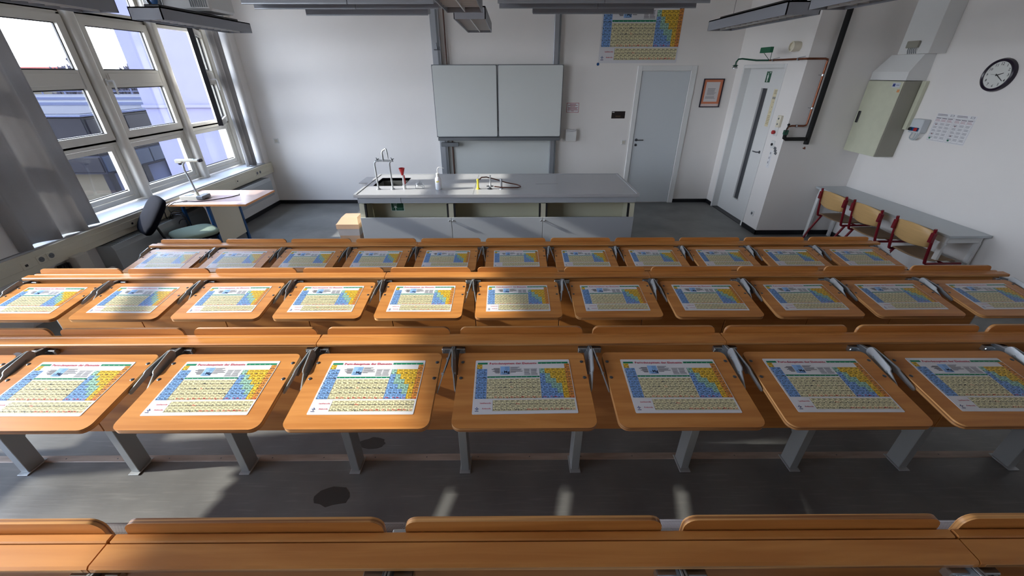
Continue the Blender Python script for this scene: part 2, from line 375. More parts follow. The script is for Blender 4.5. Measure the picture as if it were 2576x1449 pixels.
    for (a, b_) in ((.512, .575), (.582, .65)): lines(p, a, b_, V(300), V(415), 7, (96, 98, 108), seed=3)
    for (a, b_, c_, d_) in ((.507, .652, 290, 293), (.507, .652, 412, 415)): p.rect(a, b_, V(c_), V(d_), (120, 120, 124), 2)
    p.text('Lanthanoide', .176, V(955), .0075, (190, 50, 80), 3, 'r'); p.text('Actinoide', .176, V(1058), .0075, (190, 50, 80), 3, 'r')
    cx, cy = .043, V(1050); R_ = .021; star = []
    for k in range(8):
        q = R_ if k % 2 == 0 else R_*.36; star.append((cx+q*math.cos(k*PI/4), cy+q*1.45*math.sin(k*PI/4)))
    p.poly(list(reversed(star)), (30, 58, 120), 3); p.disc(cx, cy, .0016, (220, 226, 240), 4); p.rect(cx-.018, cx+.018, V(1088), V(1100), (60, 70, 110), 2)
    for r in range(7): p.text(str(r+1), .008, rv[r]+.07, .0045, (40, 90, 90), 3)
    return p.mesh('periodic_sheet')
PT = make_periodic()

def sheet(name, mesh, origin, xdir, ydir, label, cat, scale=1, group=None):
    o = bpy.data.objects.new(name, mesh); C.objects.link(o)
    x = Vector(xdir).normalized(); y = Vector(ydir).normalized(); z = x.cross(y)
    m = Matrix((x, y, z)).transposed().to_4x4(); m.translation = Vector(origin); o.matrix_world = m@Matrix.Scale(scale, 4)
    return tag(o, label, cat, group)

# ------------------------------------------------------------------ room shell
X0, P, YR4, ZR4, DY, DZ = -.206, .54, .4565, 1.405, .8842, .1528
yr = lambda r: YR4+(4-r)*DY
fz = lambda r: ZR4-(4-r)*DZ-.792      # floor on which row r stands
XL, XR, YB, YF, ZC = -4.36, 4.85, 7.47, -5.6, 3.78
fl = MB().box(-4.9, 5.1, YF-.2, YB+.2, -.12, 0).obj('floor', 'floor'); struct(fl)
edges = [yr(r)+.058 for r in (1, 2, 3, 4)]+[yr(4)-DY+.058, yr(4)-2*DY+.058]
zs = [fz(1), fz(2), fz(3), fz(4), fz(4)+DZ, fz(4)+2*DZ]
for i, (e, z) in enumerate(zip(edges, zs)):
    y0 = edges[i+1]-.03 if i < 5 else YF
    t = MB().box(-4.34, 4.84, y0, e-.03, .001 if i == 0 else z-DZ-.01, z).obj('floor_step', 'floor'); struct(t)
    nz = MB(); k = -4.34
    nz.bbox(-4.34, 4.84, e-.036, e+.004, z-.05, z+.004, .003)
    o = nz.obj('nosing', 'nosing', t)
    sc_ = MB()
    for q in range(34): sc_.lathe((-4.1+q*.262, e-.018, z+.0035), [(.004, 0), (.003, .0012)], 6)
    sc_.obj('screw_row', 'dark_steel', t)['kind'] = 'stuff'
def blot(r, n=18, sd=3):
    rr = random.Random(sd); return [(r*(1+.15*rr.uniform(-1, 1))*math.cos(2*PI*k/n), .55*r*(1+.15*rr.uniform(-1, 1))*math.sin(2*PI*k/n)) for k in range(n)]
for (x, y, z, r, lb) in ((-.80, 1.60, fz(2), .075, 'dark oval stain on the lower floor beyond the third row posts'), (-.83, 1.17, fz(3), .085, 'dark blotchy stain on the floor beside a third row post foot')):
    s_ = MB().prism(blot(r, sd=int(r*1000)), 0, .0008).obj('floor_stain', 'stain', loc=(x, y, z)); tag(s_, lb, 'stain')
struct(MB().box(-5.1, XR+.2, YB, YB+.2, 0, ZC).obj('wall_back', 'wall'))
struct(MB().box(-5.1, XR+.2, YF-.2, YF, 0, ZC).obj('wall_front', 'wall'))
struct(MB().box(XR, XR+.2, YF, YB, 0, ZC).obj('wall_right', 'wall'))
struct(MB().box(-5.1, XR+.2, YF-.2, YB+.2, ZC, ZC+.2).obj('ceiling', 'ceil'))
wl = MB(); wl.box(-4.9, XL-.02, YF, YB, 0, .76); wl.box(-4.9, XL, 7.30, YB, .76, ZC); wl.box(-4.9, XL, YF, -2.15, .76, ZC); wl.box(-4.9, XL, -5.45, 7.30, 3.44, ZC); wl.box(-4.9, XL, 2.31, 7.30, 3.22, 3.44); wl.box(-4.9, XL, 2.31, 3.37, .79, 3.22)
struct(wl.obj('wall_left', 'wall'))
# pillar block with door 2
wp = MB(); wp.box(3.735, XR, 5.74, 5.84, 0, ZC); wp.box(3.735, 3.98, 5.84, 6.13, 0, ZC); wp.box(3.735, 3.98, 7.25, YB, 0, ZC); wp.box(3.735, 3.98, 6.13, 7.25, 2.285, ZC)
struct(wp.obj('wall_alcove', ['wall']))
for nm, a in (('baseboard_back', (-4.38, 2.10, YB-.012, YB, 0, .065)), ('baseboard_back', (3.08, 3.735, YB-.012, YB, 0, .065)), ('baseboard_left', (XL-.02, XL-.005, 3.0, YB, 0, .065)),
              ('baseboard_alcove', (3.722, XR, 5.728, 5.74, 0, .068)), ('baseboard_alcove', (3.722, 3.735, 5.728, 6.125, 0, .068)), ('baseboard_alcove', (3.722, 3.735, 7.25, YB, 0, .065)),
              ('baseboard_right', (XR-.012, XR, 3.17, 5.73, 0, .065))):
    struct(MB().box(*a).obj(nm, 'base_black'))
for r in (1, 2, 3, 4):
    struct(MB().box(XR-.014, XR-.001, yr(r)-DY+.06, yr(r)+.02, fz(r)+.001, fz(r)+.07).obj('baseboard_right', 'base_black'))
# curb under window wall (floor-level strip)
# ------------------------------------------------------------------ windows
WX = -4.72
mull = [7.24, 6.19, 5.08, 3.97, 3.42, 2.26, 1.25, -.12, -1.15, -2.18]
def frame_ring(mb, y0, y1, z0, z1, wd, x0, x1, mi=0):
    mb.box(x0, x1, y0, y1, z0, z0+wd, mi); mb.box(x0, x1, y0, y1, z1-wd, z1, mi); mb.box(x0, x1, y0, y0+wd, z0+wd, z1-wd, mi); mb.box(x0, x1, y1-wd, y1, z0+wd, z1-wd, mi)
def handle(parent, y, z, x, loc=(0, 0, 0)):
    h = MB(); h.bbox(x, x+.010, y-.014, y+.014, z-.035, z+.035, .003); h.tube([(x+.008, y, z+.01), (x+.085, y, z+.01), (x+.092, y-.006, z-.01), (x+.092, y-.012, z-.13)], .010, 8)
    return h.obj('handle', 'white', parent, 40)
def bay(i, y0, y1, opened=False, zt=3.62, tall=False):
    zm = 3.42 if tall else 2.75; hs_ = zm-1.52
    root = empty('window_%d' % i, (WX, y0, .80)); struct(root)
    T = Matrix.Translation((-WX, -y0, -.80))
    def ob(mb, nm, mats, par=root, **k):
        mb.xf(Matrix.Translation((0, -y0, -.80)) if True else T); mb.xf(Matrix.Translation((-WX, 0, 0))); return mb.obj(nm, mats, par, **k)
    g = MB(); frame_ring(g, y0, y1, .80, 1.49, .055, WX-.05, WX+.03); 
    if not tall: frame_ring(g, y0, y1, zm+.01, zt, .05, WX-.05, WX+.03)
    g.box(WX-.05, WX+.03, y0, y1, 1.47, 1.53); g.box(WX-.05, WX+.03, y0, y1, zm-.03, zm+.03); g.box(WX-.05, WX+.03, y0, y0+.03, 1.5, zm); g.box(WX-.05, WX+.03, y1-.03, y1, 1.5, zm)
    ob(g, 'frame', 'frame_white')
    b = MB(); frame_ring(b, y0+.05, y1-.05, .86, 1.43, .05, WX-.03, WX+.02); ob(b, 'glazing_bead', 'frame_white')
    for (a, c, n_) in ((.935, 1.41, 0),)+(() if tall else ((zm+.06, zt-.05, 0),)):
        gk = MB(); frame_ring(gk, y0+.08, y1-.08, a-.02, c+.02, .012, WX-.012, WX-.002); ob(gk, 'gasket', 'black')
        gp = MB().box(WX-.012, WX-.008, y0+.08, y1-.08, a-.015, c+.015); ob(gp, 'pane', 'glass')
    # operable sash in its own frame
    W_ = (y1-y0)-.05
    sh = empty('sash', (.03 if not opened else .02, (y1-y0)-.025, .70), 0); sh.parent = root
    sm = MB(); frame_ring(sm, -W_, 0, 0, hs_, .075, -.03, .03)
    if tall: sm.box(-.02, .02, -W_+.07, -.07, .80, .85)
    else: sm.box(-.03, .03, -W_+.07, -.07, .54, .72); sm.bbox(.03, .036, -W_+.10, -.10, .575, .69, .003)
    me = sm.obj('sash_frame', 'frame_white', sh)
    for (a, c) in (((.07, .80), (.85, hs_-.07)) if tall else ((.07, .54), (.72, 1.16))):
        gk = MB(); frame_ring(gk, -W_+.07, -.07, a, c, .014, -.02, -.004); gk.obj('gasket', 'black', sh)
        MB().box(-.015, -.011, -W_+.075, -.075, a+.005, c-.005).obj('pane', 'glass', sh)
    handle(sh, -W_+.04, .60, .03)
    if opened: MB().box(-.031, .031, -W_-.003, -W_, 0, hs_).obj('edge_seal', 'black', sh); sh.rotation_euler = (0, 0, math.radians(28))
    return root
k = 1
for i in range(len(mull)-1):
    y1 = mull[i]-(.0 if i == 0 else .055); y0 = mull[i+1]+.055
    if i == 0: y1 = 7.17
    if i == 4: continue
    bay(k, y0, y1, opened=(i == 0), zt=3.22 if i < 4 else 3.44, tall=i > 4); k += 1
# mullions and jamb
n_t = 1
for y in mull[1:]:
    t = MB(); t.prism(rrect(WX-.06, WX+.11, y-.055, y+.055, .03, 3), .79, 3.62); struct(t.obj('trim_%d' % n_t, 'frame_white', smooth=40)); n_t += 1
t = MB().box(WX-.06, WX+.06, 7.17, 7.30, .79, 3.62); struct(t.obj('trim_%d' % n_t, 'frame_white')); n_t += 1
# sill board and trunking
sl = MB(); sl.bbox(WX-.05, XL+.015, -5.45, 7.30, .755, .785, .004); struct(sl.obj('trim_%d' % n_t, 'sill')); n_t += 1
tk = empty('cable_trunking', (XL, 2, .6), 0, 'long off-white cable duct with sockets running under the window sill', 'cable duct')
tb = MB(); tb.bbox(-.02, .035, -4.4, 5.46, -.01, .17, .004).obj('channel', 'cream', tk)
MB().bbox(-.018, .04, -4.4, 5.45, .05, .12, .002).obj('cover', 'cream', tk)
def socket(par, y, z, kind, x=.04):
    s_ = MB().bbox(x, x+.006, y-.038, y+.038, z-.038, z+.038, .003).obj('socket_plate', 'cream', par)
    if kind == 's':
        MB().lathe((x+.0055, y, z), [(.024, 0), (.024, .002), (.020, .002), (.018, .0015)], 16, 'x').obj('socket_well', 'gray_metal', s_)
        q = MB(); q.lathe((x+.006, y-.009, z), [(.003, 0), (.003, .0025)], 6, 'x'); q.lathe((x+.006, y+.009, z), [(.003, 0), (.003, .0025)], 6, 'x'); q.obj('pin_hole', 'black', s_)
    else:
        MB().box(x+.005, x+.0075, y-.012, y+.012, z-.012, z+.008).obj('jack', 'black', s_)
for y, k_ in ((1.24, 'j'), (1.37, 's'), (1.46, 's'), (2.37, 'j'), (4.37, 'j'), (4.93, 's'), (5.02, 's')): socket(tk, y, .085, k_)
# curtains
def curtain(name, y0, y1, z0, z1, x, folds, amp, label, seed, mat='curtain'):
    rr = random.Random(seed); n = folds*12; vs = []; lv = 14
    ph = [rr.uniform(.75, 1.25) for _ in range(folds+1)]
    for j in range(lv+1):
        z = z1+(z0-z1)*j/lv; a = amp*(.55+.45*j/lv)
        for i_ in range(n+1):
            u = i_/n; k_ = u*folds; q = ph[min(int(k_), folds)]
            xx = x+a*q*math.sin(2*PI*k_)+.2*a*math.sin(4*PI*k_+q*3+j*.06); yy = y0+(y1-y0)*u+.25*a*math.cos(2*PI*k_+1)
            vs.append((xx, yy, z+.006*math.sin(k_*2)))
    fs = [(j*(n+1)+i_, j*(n+1)+i_+1, (j+1)*(n+1)+i_+1, (j+1)*(n+1)+i_) for j in range(lv) for i_ in range(n)]
    o = MB().add(vs, fs).obj(name, mat, smooth=60)
    sol = o.modifiers.new('thickness', 'SOLIDIFY'); sol.thickness = .003
    return tag(o, label, 'curtain')
curtain('curtain', 3.26, 4.05, .80, 3.2, XL+.02, 3, .07, 'wide gray curtain hanging in heavy folds at the left edge by the windows', 4)
curtain('curtain', 6.93, 7.24, .79, 3.2, XL-.10, 3, .035, 'narrow gray curtain gathered at the window corner by the back wall', 9)
# radiators
def radiator(y0, y1, z0, z1, label):
    r = empty('radiator', (-4.36, y0, z0), 0, label, 'radiator'); L_ = y1-y0; H = z1-z0
    MB().prism([(-.02, 0), (.17, 0), (.17, H-.05), (.15, H), (-.02, H)], 0, L_, 'y').obj('casing', 'steel_light', r)
    g = MB()
    for q in range(int(L_/.025)): g.box(.01, .135, .01+q*.025, .018+q*.025, H, H+.004)
    o = g.obj('grille', 'gray_metal', r); o['kind'] = 'stuff'
    return r
radiator(5.95, 7.05, .29, .582, 'light gray wall radiator under the window nearest the back wall')
r2 = radiator(3.92, 5.35, .29, .582, 'light gray wall radiator behind the teacher desk and office chair')
v_ = MB(); v_.lathe((.10, -.10, .06), [(.022, 0), (.026, .01), (.026, .055), (.018, .07)], 14, 'y'); v_.obj('thermostat_head', 'white', r2, 40)
MB().lathe((.10, -.11, .06), [(.03, 0), (.03, .014)], 14, 'y').obj('valve_ring', 'black', r2, 40)
MB().tube([(.10, -.03, .06), (.10, .03, .06)], .012).obj('valve_pipe', 'steel_light', r2, 40)
pc = empty('pipe_casing', (XL, 3.72, .62), 0, 'light casing column with a dark cable clamp below the trunking', 'pipe casing')
MB().bbox(-.01, .10, -.13, .0, -.60, -.012, .004).obj('casing', 'frame_white', pc)
q = MB(); q.bbox(.0, .03, -.24, -.14, -.14, -.06, .003)
for k_ in range(4): q.tube([(.032, -.23+k_*.025, -.14), (.034, -.225+k_*.025, -.06)], .005, 6)
q.obj('cable_clamp', 'black', pc)

# ------------------------------------------------------------------ exterior
def ext(mb, name, mats, label, cat, **k): return tag(mb.obj(name, mats, **k), label, cat)
GZ = -4.2
g = MB().box(-160, -5.2, -60, 120, GZ-.3, GZ).obj('ground_outside', 'ext_ground'); struct(g)
wg = empty('building_wing', (-10, 12, GZ), 0, 'tall pale lavender wing of the building joined at right of the windows', 'building')
MB().box(0, 4.9, 0, 6, 0, 9.5).obj('wall', 'ext_white', wg)
MB().box(-.03, 4.9, -.06, 0, 5.56, 5.63).obj('ledge', 'ext_white', wg)
MB().bbox(.35, .52, -.1, 0, 6.1, 6.2, .01).obj('wall_light', 'white', wg)
ax = empty('annex_building', (-14, 14.15, GZ), 0, 'low dark annex with panel cladding and glazed ground floor', 'building')
A_ = MB(); A_.box(-20, 0, 0, 14, 3.3, 3.9); A_.obj('eave', 'ext_tar', ax)
for q in range(14): MB().bbox(.0, .06, .05+q*1.0, 1.0+q*1.0, 3.36, 3.86, .01).obj('fascia_panel', 'ext_blue', ax)
for q in range(12): MB().bbox(-1.45-q*1.5, -.02-q*1.5, -.06, 0, 3.36, 3.86, .01).obj('fascia_panel', 'ext_dark', ax)
up = MB(); up.box(-20, -.02, .02, 14, 3.92, 5.1); up.obj('upper_storey', 'ext_dark', ax)
MB().box(-20.1, .06, -.08, 14, 5.14, 5.2).obj('roof_edge', 'ext_roof', ax); MB().box(-20.0, -.1, .1, 13.9, 5.2, 5.22).obj('roof_surface', 'ext_tar', ax)
MB().box(-20.0, -.02, 4.2, 4.35, 5.22, 5.34).obj('roof_curb', 'ext_roof', ax); MB().box(-20.0, -.02, 8.2, 8.35, 5.22, 5.34).obj('roof_curb', 'ext_roof', ax)
for q in range(12): MB().bbox(-1.62-q*1.65, -.04-q*1.65, -.01, .03, 3.95, 5.1, .01).obj('wall_panel', 'ext_dark', ax)
for q in range(9): MB().bbox(-.02, .02, .1+q*1.5, 1.5+q*1.5, 3.95, 5.05, .01).obj('wall_panel', 'ext_dark', ax)
MB().box(-20, -.4, .4, 14, 0, 3.3).obj('ground_storey', 'ext_beige', ax)
for q in range(9): MB().bbox(-.42, -.36, .6+q*1.5, 1.75+q*1.5, .3, 3.2, .01).obj('window', 'ext_roof', ax)
for q in range(9): MB().bbox(-.3, -.1, .1+q*1.5, .35+q*1.5, 0, 3.3, .01).obj('post', 'ext_dark', ax)
MB().bbox(-.7, .0, 4.0, 5.0, 5.2, 5.75, .02).obj('roof_box', 'ext_dark', ax)
rl = empty('roof_railing', (-36, 30, GZ+5), 0, 'pale metal roof railing with thin bars seen through the windows', 'railing')
for z in (.1, .3, .5, .7, .9): MB().box(0, 12, -.02, .02, z, z+.05).obj('rail', 'ext_roof', rl)
for q in range(9): MB().box(q*1.5, q*1.5+.06, -.03, .03, -.4, 1.0).obj('post', 'ext_roof', rl)
MB().box(-6, 16, -.1, 1, -1.2, -.5).obj('parapet', 'ext_tar', rl)
def tree(name, loc, h, spread, label, seed, up=.8):
    rr = random.Random(seed); mb = MB()
    def br(p, d, L_, r, lvl):
        q = p+d*L_; mb.tube([p, (p+q)/2+Vector((rr.uniform(-1, 1), rr.uniform(-1, 1), 0))*L_*.04, q], [max(r, .085), max(r*.8, .08), max(r*.55, .06)], 4, cap=False)
        if lvl == 0: return
        for _ in range(5):
            a = rr.uniform(0, 2*PI); t = rr.uniform(.35, 1)
            nd = (d*up+Vector((math.cos(a), math.sin(a), rr.uniform(.1, .5)))*spread).normalized(); nd.z = abs(nd.z)
            br(p+d*L_*t, nd, L_*rr.uniform(.5, .75), r*.5, lvl-1)
    br(Vector((0, 0, 0)), Vector((0, 0, 1)), h*.42, h*.018, 4)
    return tag(mb.obj(name, 'bark', loc=loc), label, 'tree')
tree('bare_tree', (-44, 45, GZ), 9.6, .33, 'tall bare poplar with upswept branches seen through the first window', 3, 1.0)
tree('bare_tree', (-33.5, 42, GZ), 7.6, .5, 'small bare tree left of the distant houses in the second window', 5)
tree('bare_tree', (-36.5, 43, GZ), 7.4, .5, 'thin bare tree standing between the poplar and the houses', 8)
tree('bare_tree', (-31, 47, GZ), 8.6, .4, 'bare tree beside the pale wing above the distant houses', 6, .9)
for (x, y, w_, h_, rf, lb) in ((-40, 62, 4, 5.6, 'brick', 'distant small house with a reddish roof by the pale wing'), (-71, 64, 16, 5.4, 'brick', 'distant long low house with a red roof in the first window')):
    hs = empty('house', (x, y, GZ), 0, lb, 'house'); MB().box(-w_/2, w_/2, -2, 2, 0, h_).obj('wall', 'ext_beige', hs)
    MB().prism([(-2.4, h_), (2.4, h_), (0, h_+1.8)], -w_/2-.3, w_/2+.3, 'x').obj('roof', rf, hs)
hd = MB(); rr = random.Random(2)
pts = [(-120, GZ)]
for q in range(80): pts.append((-120+q*1.6, GZ+5.6+rr.uniform(-.6, 1.0)))
pts.append((8, GZ)); hd.prism(list(reversed(pts)), 74, 77, 'y'); tag(hd.obj('tree_belt', 'tree_far'), 'distant dark line of trees along the horizon', 'trees', kind='stuff')

# ------------------------------------------------------------------ lecture benches
TL, TH = .333, math.atan(.131)
def make_meshes():
    D = {}
    b = MB(); b.prism(rrect(-.2485, .2485, .42, .822, .024, 5, rs=(.03, .03, .024, .024)), .001, .012, 'y', 0, 1); D['backrest'] = b.mesh('backrest', ['wood', 'wood_edge_y'], 30)
    b = MB().bbox(-.268, .268, -.050, -.040, .298, .768, .002); D['back_panel'] = b.mesh('back_panel', 'wood')
    t = MB(); t.prism(rrect(-.2345, .2345, -TL, 0, .03, 5, rs=(.03, .03, .02, .02)), -.018, 0, 'z', 0, 1); D['tablet'] = t.mesh('tablet', ['wood', 'wood_edge'], 30)
    c = MB(); c.bbox(-.266, .266, .052, .098, .35, .676, .016); D['seat'] = c.mesh('seat', 'weave', 50)
    c = MB().bbox(-.24, .24, .100, .112, .31, .60, .003); D['seat_shell'] = c.mesh('seat_shell', 'wood')
    p_ = MB(); p_.bbox(-.019, .019, -.039, .036, .006, .742, .002); D['post'] = p_.mesh('post', 'steel_light')
    p_ = MB(); p_.bbox(-.026, .026, -.055, .045, 0, .006, .0015); D['base_plate'] = p_.mesh('base_plate', 'steel_light')
    p_ = MB(); p_.prism([(.034, .17), (.12, .27), (.16, .34), (.034, .34)], -.016, .016, 'x'); D['seat_bracket'] = p_.mesh('seat_bracket', 'steel_light')
    p_ = MB(); p_.bbox(-.046, .046, -.068, -.0505, .744, .767, .002); p_.prism([(-.066, .766), (-.125, .758), (-.14, .735), (-.12, .72), (-.066, .735)], -.0035, .0035, 'x')
    for s_ in (-1, 1): p_.lathe((s_*.039, -.068, .756), [(.005, -.003), (.006, 0)], 8, 'y')
    D['bracket'] = p_.mesh('bracket', 'chrome')
    # hinge arms (right-hand side of a gap; mirrored for the other)
    for s_, nm in ((1, 'arm_r'), (-1, 'arm_l')):
        a = MB()
        def stad(p0, p1, r0, r1, x0, x1):
            d = Vector((p1[0]-p0[0], p1[1]-p0[1])); an = math.atan2(d.y, d.x); pp = []
            for k_ in range(7): q = an+PI/2+PI*k_/6; pp.append((p0[0]+r0*math.cos(q), p0[1]+r0*math.sin(q)))
            for k_ in range(7): q = an-PI/2+PI*k_/6; pp.append((p1[0]+r1*math.cos(q), p1[1]+r1*math.sin(q)))
            n = len(a.v); a.prism(pp, -.002, .002, 'x')
            L_ = (p1[0]-p0[0]) or 1e-6
            for i_ in range(n, len(a.v)):
                v = a.v[i_]; t_ = (v[1]-p0[0])/L_; a.v[i_] = (s_*(x0+(x1-x0)*t_+v[0]-(v[2]-.745)*.32), v[1], v[2])
        stad((-.058, .757), (-.150, .768), .017, .021, .012, .021)
        stad((-.112, .782), (-.205, .768), .015, .017, .019, .026)
        stad((-.190, .772), (-.272, .742), .014, .010, .0255, .0300)
        for (y_, z_, x_) in ((-.072, .758, .010), (-.136, .772, .013), (-.212, .764, .022)):
            a.lathe((s_*x_-.004, y_, z_), [(.0055, 0), (.0055, .008)], 8, 'x')
        D[nm] = a.mesh(nm, 'arm_steel', 40)
        a = MB(); stadp = [(-.055, .772), (-.150, .786), (-.178, .778), (-.200, .750), (-.18, .730), (-.14, .742), (-.055, .744)]
        n0 = len(a.v); a.prism(stadp, s_*.006-.002, s_*.006+.002, 'x')
        for i_ in range(n0, len(a.v)): v = a.v[i_]; a.v[i_] = (v[0]+s_*((.772-v[2])*.45+(-.055-v[1])*.05), v[1], v[2])
        D[nm+'_d'] = a.mesh(nm+'_d', 'arm_dark')
    bo = MB()
    bo.lathe((0, 0, 0), [(.0065, -.001), (.0065, .001), (.004, .0025), (.0012, .0025)], 8); D['bolt'] = bo.mesh('bolt', 'dark_steel', 40)
    return D
D = make_meshes()
def inst(name, me, par, loc=(0, 0, 0), rot=(0, 0, 0)):
    o = bpy.data.objects.new(name, me); C.objects.link(o); o.parent = par; o.location = loc; o.rotation_euler = rot; return o
ROWS_ = {1: 'front row', 2: 'second row from the front', 3: 'third row', 4: 'nearest row'}
ROWN = {1: 'front row', 2: 'second row from the front', 3: 'third row from the front', 4: 'nearest row at the bottom'}
SEC = [('left', 0, 4), ('middle', 4, 3), ('right', 7, 4)]
ORD = ['first', 'second', 'third', 'fourth', 'fifth', 'sixth', 'seventh', 'eighth', 'ninth', 'tenth', 'eleventh']
seatx = lambda k_: X0+(k_-5)*P+.2485
def bench(row, nm, k0, n):
    ox = seatx(k0); root = empty('lecture_bench', (ox, yr(row), fz(row)), 0, '%s section of the %s of wooden lecture seats with writing boards' % (nm, ROWN[row]), 'bench', 'tiered lecture benches')
    xa = -.27-(.035 if k0 == 0 else -.0015); xb = (n-1)*P+.27+(.035 if k0 == 7 else -.0015)
    a = MB(); a.bbox(xa+(.03 if k0 == 0 else 0), xb-(.03 if k0 == 7 else 0), -.0175, -.0005, .774, .794, .0025); a.obj('shelf_slat', ['wood'], root)
    a = MB(); y1, y0 = -.0205, -.062
    pf = [(y1, .776), (y1, .793), (y0+.004, .792), (y0, .788), (y0, .778), (y0+.004, .774)]
    a.prism(pf, xa, xb, 'x'); a.obj('shelf_slat', ['wood'], root)
    a = MB(); a.box(xa+.01, xb-.01, y0-.0004, y0+.002, .7785, .7875); a.obj('slat_edge', 'wood_edge', root)
    for i in range(n):
        x = i*P
        inst('backrest', D['backrest'], root, (x, 0, 0)); inst('back_panel', D['back_panel'], root, (x, 0, 0))
        s_ = inst('seat', D['seat'], root, (x+random.uniform(-.001, .001), random.uniform(-.002, .004), random.uniform(-.004, .004))); inst('seat_shell', D['seat_shell'], s_)
        wt = inst('writing_board', D['tablet'], root, (x-.001, -.112, .7815), (TH, 0, 0))
        for sx_ in (-1, 1):
            for yy in (-.048, -.125): inst('bolt', D['bolt'], wt, (sx_*.222, yy, 0))
    gaps = list(range(n)) + ([n] if k0 == 7 else [])
    for i in gaps:
        x = i*P-.27
        po = inst('post', D['post'], root, (x, 0, 0)); inst('base_plate', D['base_plate'], po); inst('seat_bracket', D['seat_bracket'], po)
        br = inst('hinge_bracket', D['bracket'], root, (x, 0, 0))
        k_ = k0+i
        if k_ < 11: inst('hinge_arm', D['arm_r'], root, (x, 0, 0)); inst('hinge_plate', D['arm_r_d'], root, (x, 0, 0))
        if k_ > 0: inst('hinge_arm', D['arm_l'], root, (x, 0, 0)); inst('hinge_plate', D['arm_l_d'], root, (x, 0, 0))
    return root
for row in (1, 2, 3, 4):
    for s_ in SEC: bench(row, *s_)
# periodic table sheets lying on the boards
for row in (1, 2, 3, 4):
    for k_ in range(11):
        bx, by, bz = seatx(k_)-.001, yr(row)-.112, fz(row)+.7815
        R_ = Matrix.Rotation(TH, 4, 'X'); jx = random.uniform(-.003, .003); jr = random.uniform(-.012, .012)
        o = bpy.data.objects.new('periodic_table_mat', PT); C.objects.link(o)
        o.matrix_world = Matrix.Translation((bx, by, bz))@R_@Matrix.Translation((jx, -.159, .0010))@Matrix.Rotation(jr, 4, 'Z')@Matrix.Translation((-.17475, -.12025, 0))
        tag(o, 'periodic table sheet on the %s board from the left, %s' % (ORD[k_], ROWS_[row]), 'desk mat', 'periodic table sheets on the writing boards')
st = MB(); st.prism([(.02*math.cos(t*PI/8)*(1+.3*(t % 2)), .012*math.sin(t*PI/8)) for t in range(16)], 0, .0012, 'y'); o = st.obj('sticker', 'paper', loc=(-1.975, yr(3)-.0505, fz(3)+.735)); tag(o, 'torn pale sticker on the back panel under the third row shelf', 'sticker')

# ------------------------------------------------------------------ demonstration bench
DB = empty('demonstration_bench', (0, 4.75, 0), 0, 'long gray and white laboratory demonstration bench with a sink at its left end', 'laboratory bench')
bx0, bx1, by1 = -1.885, 1.555, 1.085
t = MB(); sx0, sx1, sy0, sy1 = -1.77, -1.385, .43, .86
t.box(bx0, sx0, 0, by1, .865, .9); t.box(sx1, bx1, 0, by1, .865, .9); t.box(sx0, sx1, 0, sy0, .865, .9); t.box(sx0, sx1, sy1, by1, .865, .9)
t.obj('worktop', 'bench_top', DB)
MB().box(bx0, bx1, -.008, 0, .865, .898).obj('front_edge', 'bench_top', DB)
for (xa, xb) in ((bx0, bx0+.035), (bx1-.035, bx1)): MB().bbox(xa, xb, 0, by1, .9, .906, .002).obj('end_trim', 'bench_top', DB)
MB().bbox(bx0, bx1, by1-.03, by1, .9, .905, .002).obj('back_trim', 'bench_top', DB)
MB().box(-.452, -.449, 0, by1-.03, .8995, .9008).obj('joint', 'gray_metal', DB)
MB().box(.33, .62, .49, .50, .8995, .901).obj('slot', 'gray_metal', DB)
s_ = MB(); s_.box(sx0, sx1, sy0, sy1, .70, .71); s_.box(sx0-.008, sx0, sy0, sy1, .70, .9); s_.box(sx1, sx1+.008, sy0, sy1, .70, .9); s_.box(sx0, sx1, sy0-.008, sy0, .70, .9); s_.box(sx0, sx1, sy1, sy1+.008, .70, .9)
s_.obj('sink_basin', 'sink_gray', DB)
c = MB(); c.box(-1.86, 1.53, .35, 1.05, 0, .865); c2 = MB()
MB().box(-1.86, 1.53, .36, 1.06, .05, .69).obj('carcass', 'bench_front', DB)
MB().bbox(-1.86, -1.335, .03, .36, .785, .865, .002).obj('fascia', 'bench_front', DB); MB().bbox(-1.330, 1.53, .03, .36, .785, .865, .002).obj('fascia', 'bench_front', DB)
for (xa, xb) in ((-1.855, -.742), (-.728, .398), (.412, 1.525)):
    MB().box(xa, xb, .345, .36, .50, .785).obj('recess_back', 'bench_cream', DB)
    MB().box(xa, xb, .04, .345, .50, .51).obj('recess_floor', 'bench_cream', DB)
for xc in (-1.832, -.735, .405, 1.502):
    q = MB(); q.prism([(.10, .785), (.34, .785), (.34, .50), (.04, .50), (.04, .60), (.06, .765)], xc-.03, xc+.03, 'x'); q.obj('divider', 'bench_cream', DB)
    for sg in ((1,) if xc < -1.8 else (-1,) if xc > 1.5 else (-1, 1)):
        a, b_ = sorted((xc+sg*.0305, xc+sg*.052)); MB().prism([(.058, .765), (.085, .765), (.065, .60), (.038, .60)], a, b_, 'x').obj('seal_strip', 'rubber', DB)
kn = {}
for i, (xa, xb) in enumerate(((-1.865, -.738), (-.733, .402), (.407, 1.535))):
    d_ = MB().bbox(xa, xb, .03, .048, .06, .602, .002).obj('door', 'bench_front', DB)
    for xk in ((xb-.022,) if i == 0 else (xa+.018, xb-.022) if i == 1 else (xa+.018,)):
        MB().lathe((xk, .03, .565), [(.005, 0), (.005, -.014), (.010, -.018), (.010, -.026), (.006, -.029)], 12, 'y').obj('knob', 'chrome', d_, 40)
MB().box(-1.85, 1.52, .10, 1.0, 0, .06).obj('plinth', 'base_black', DB)
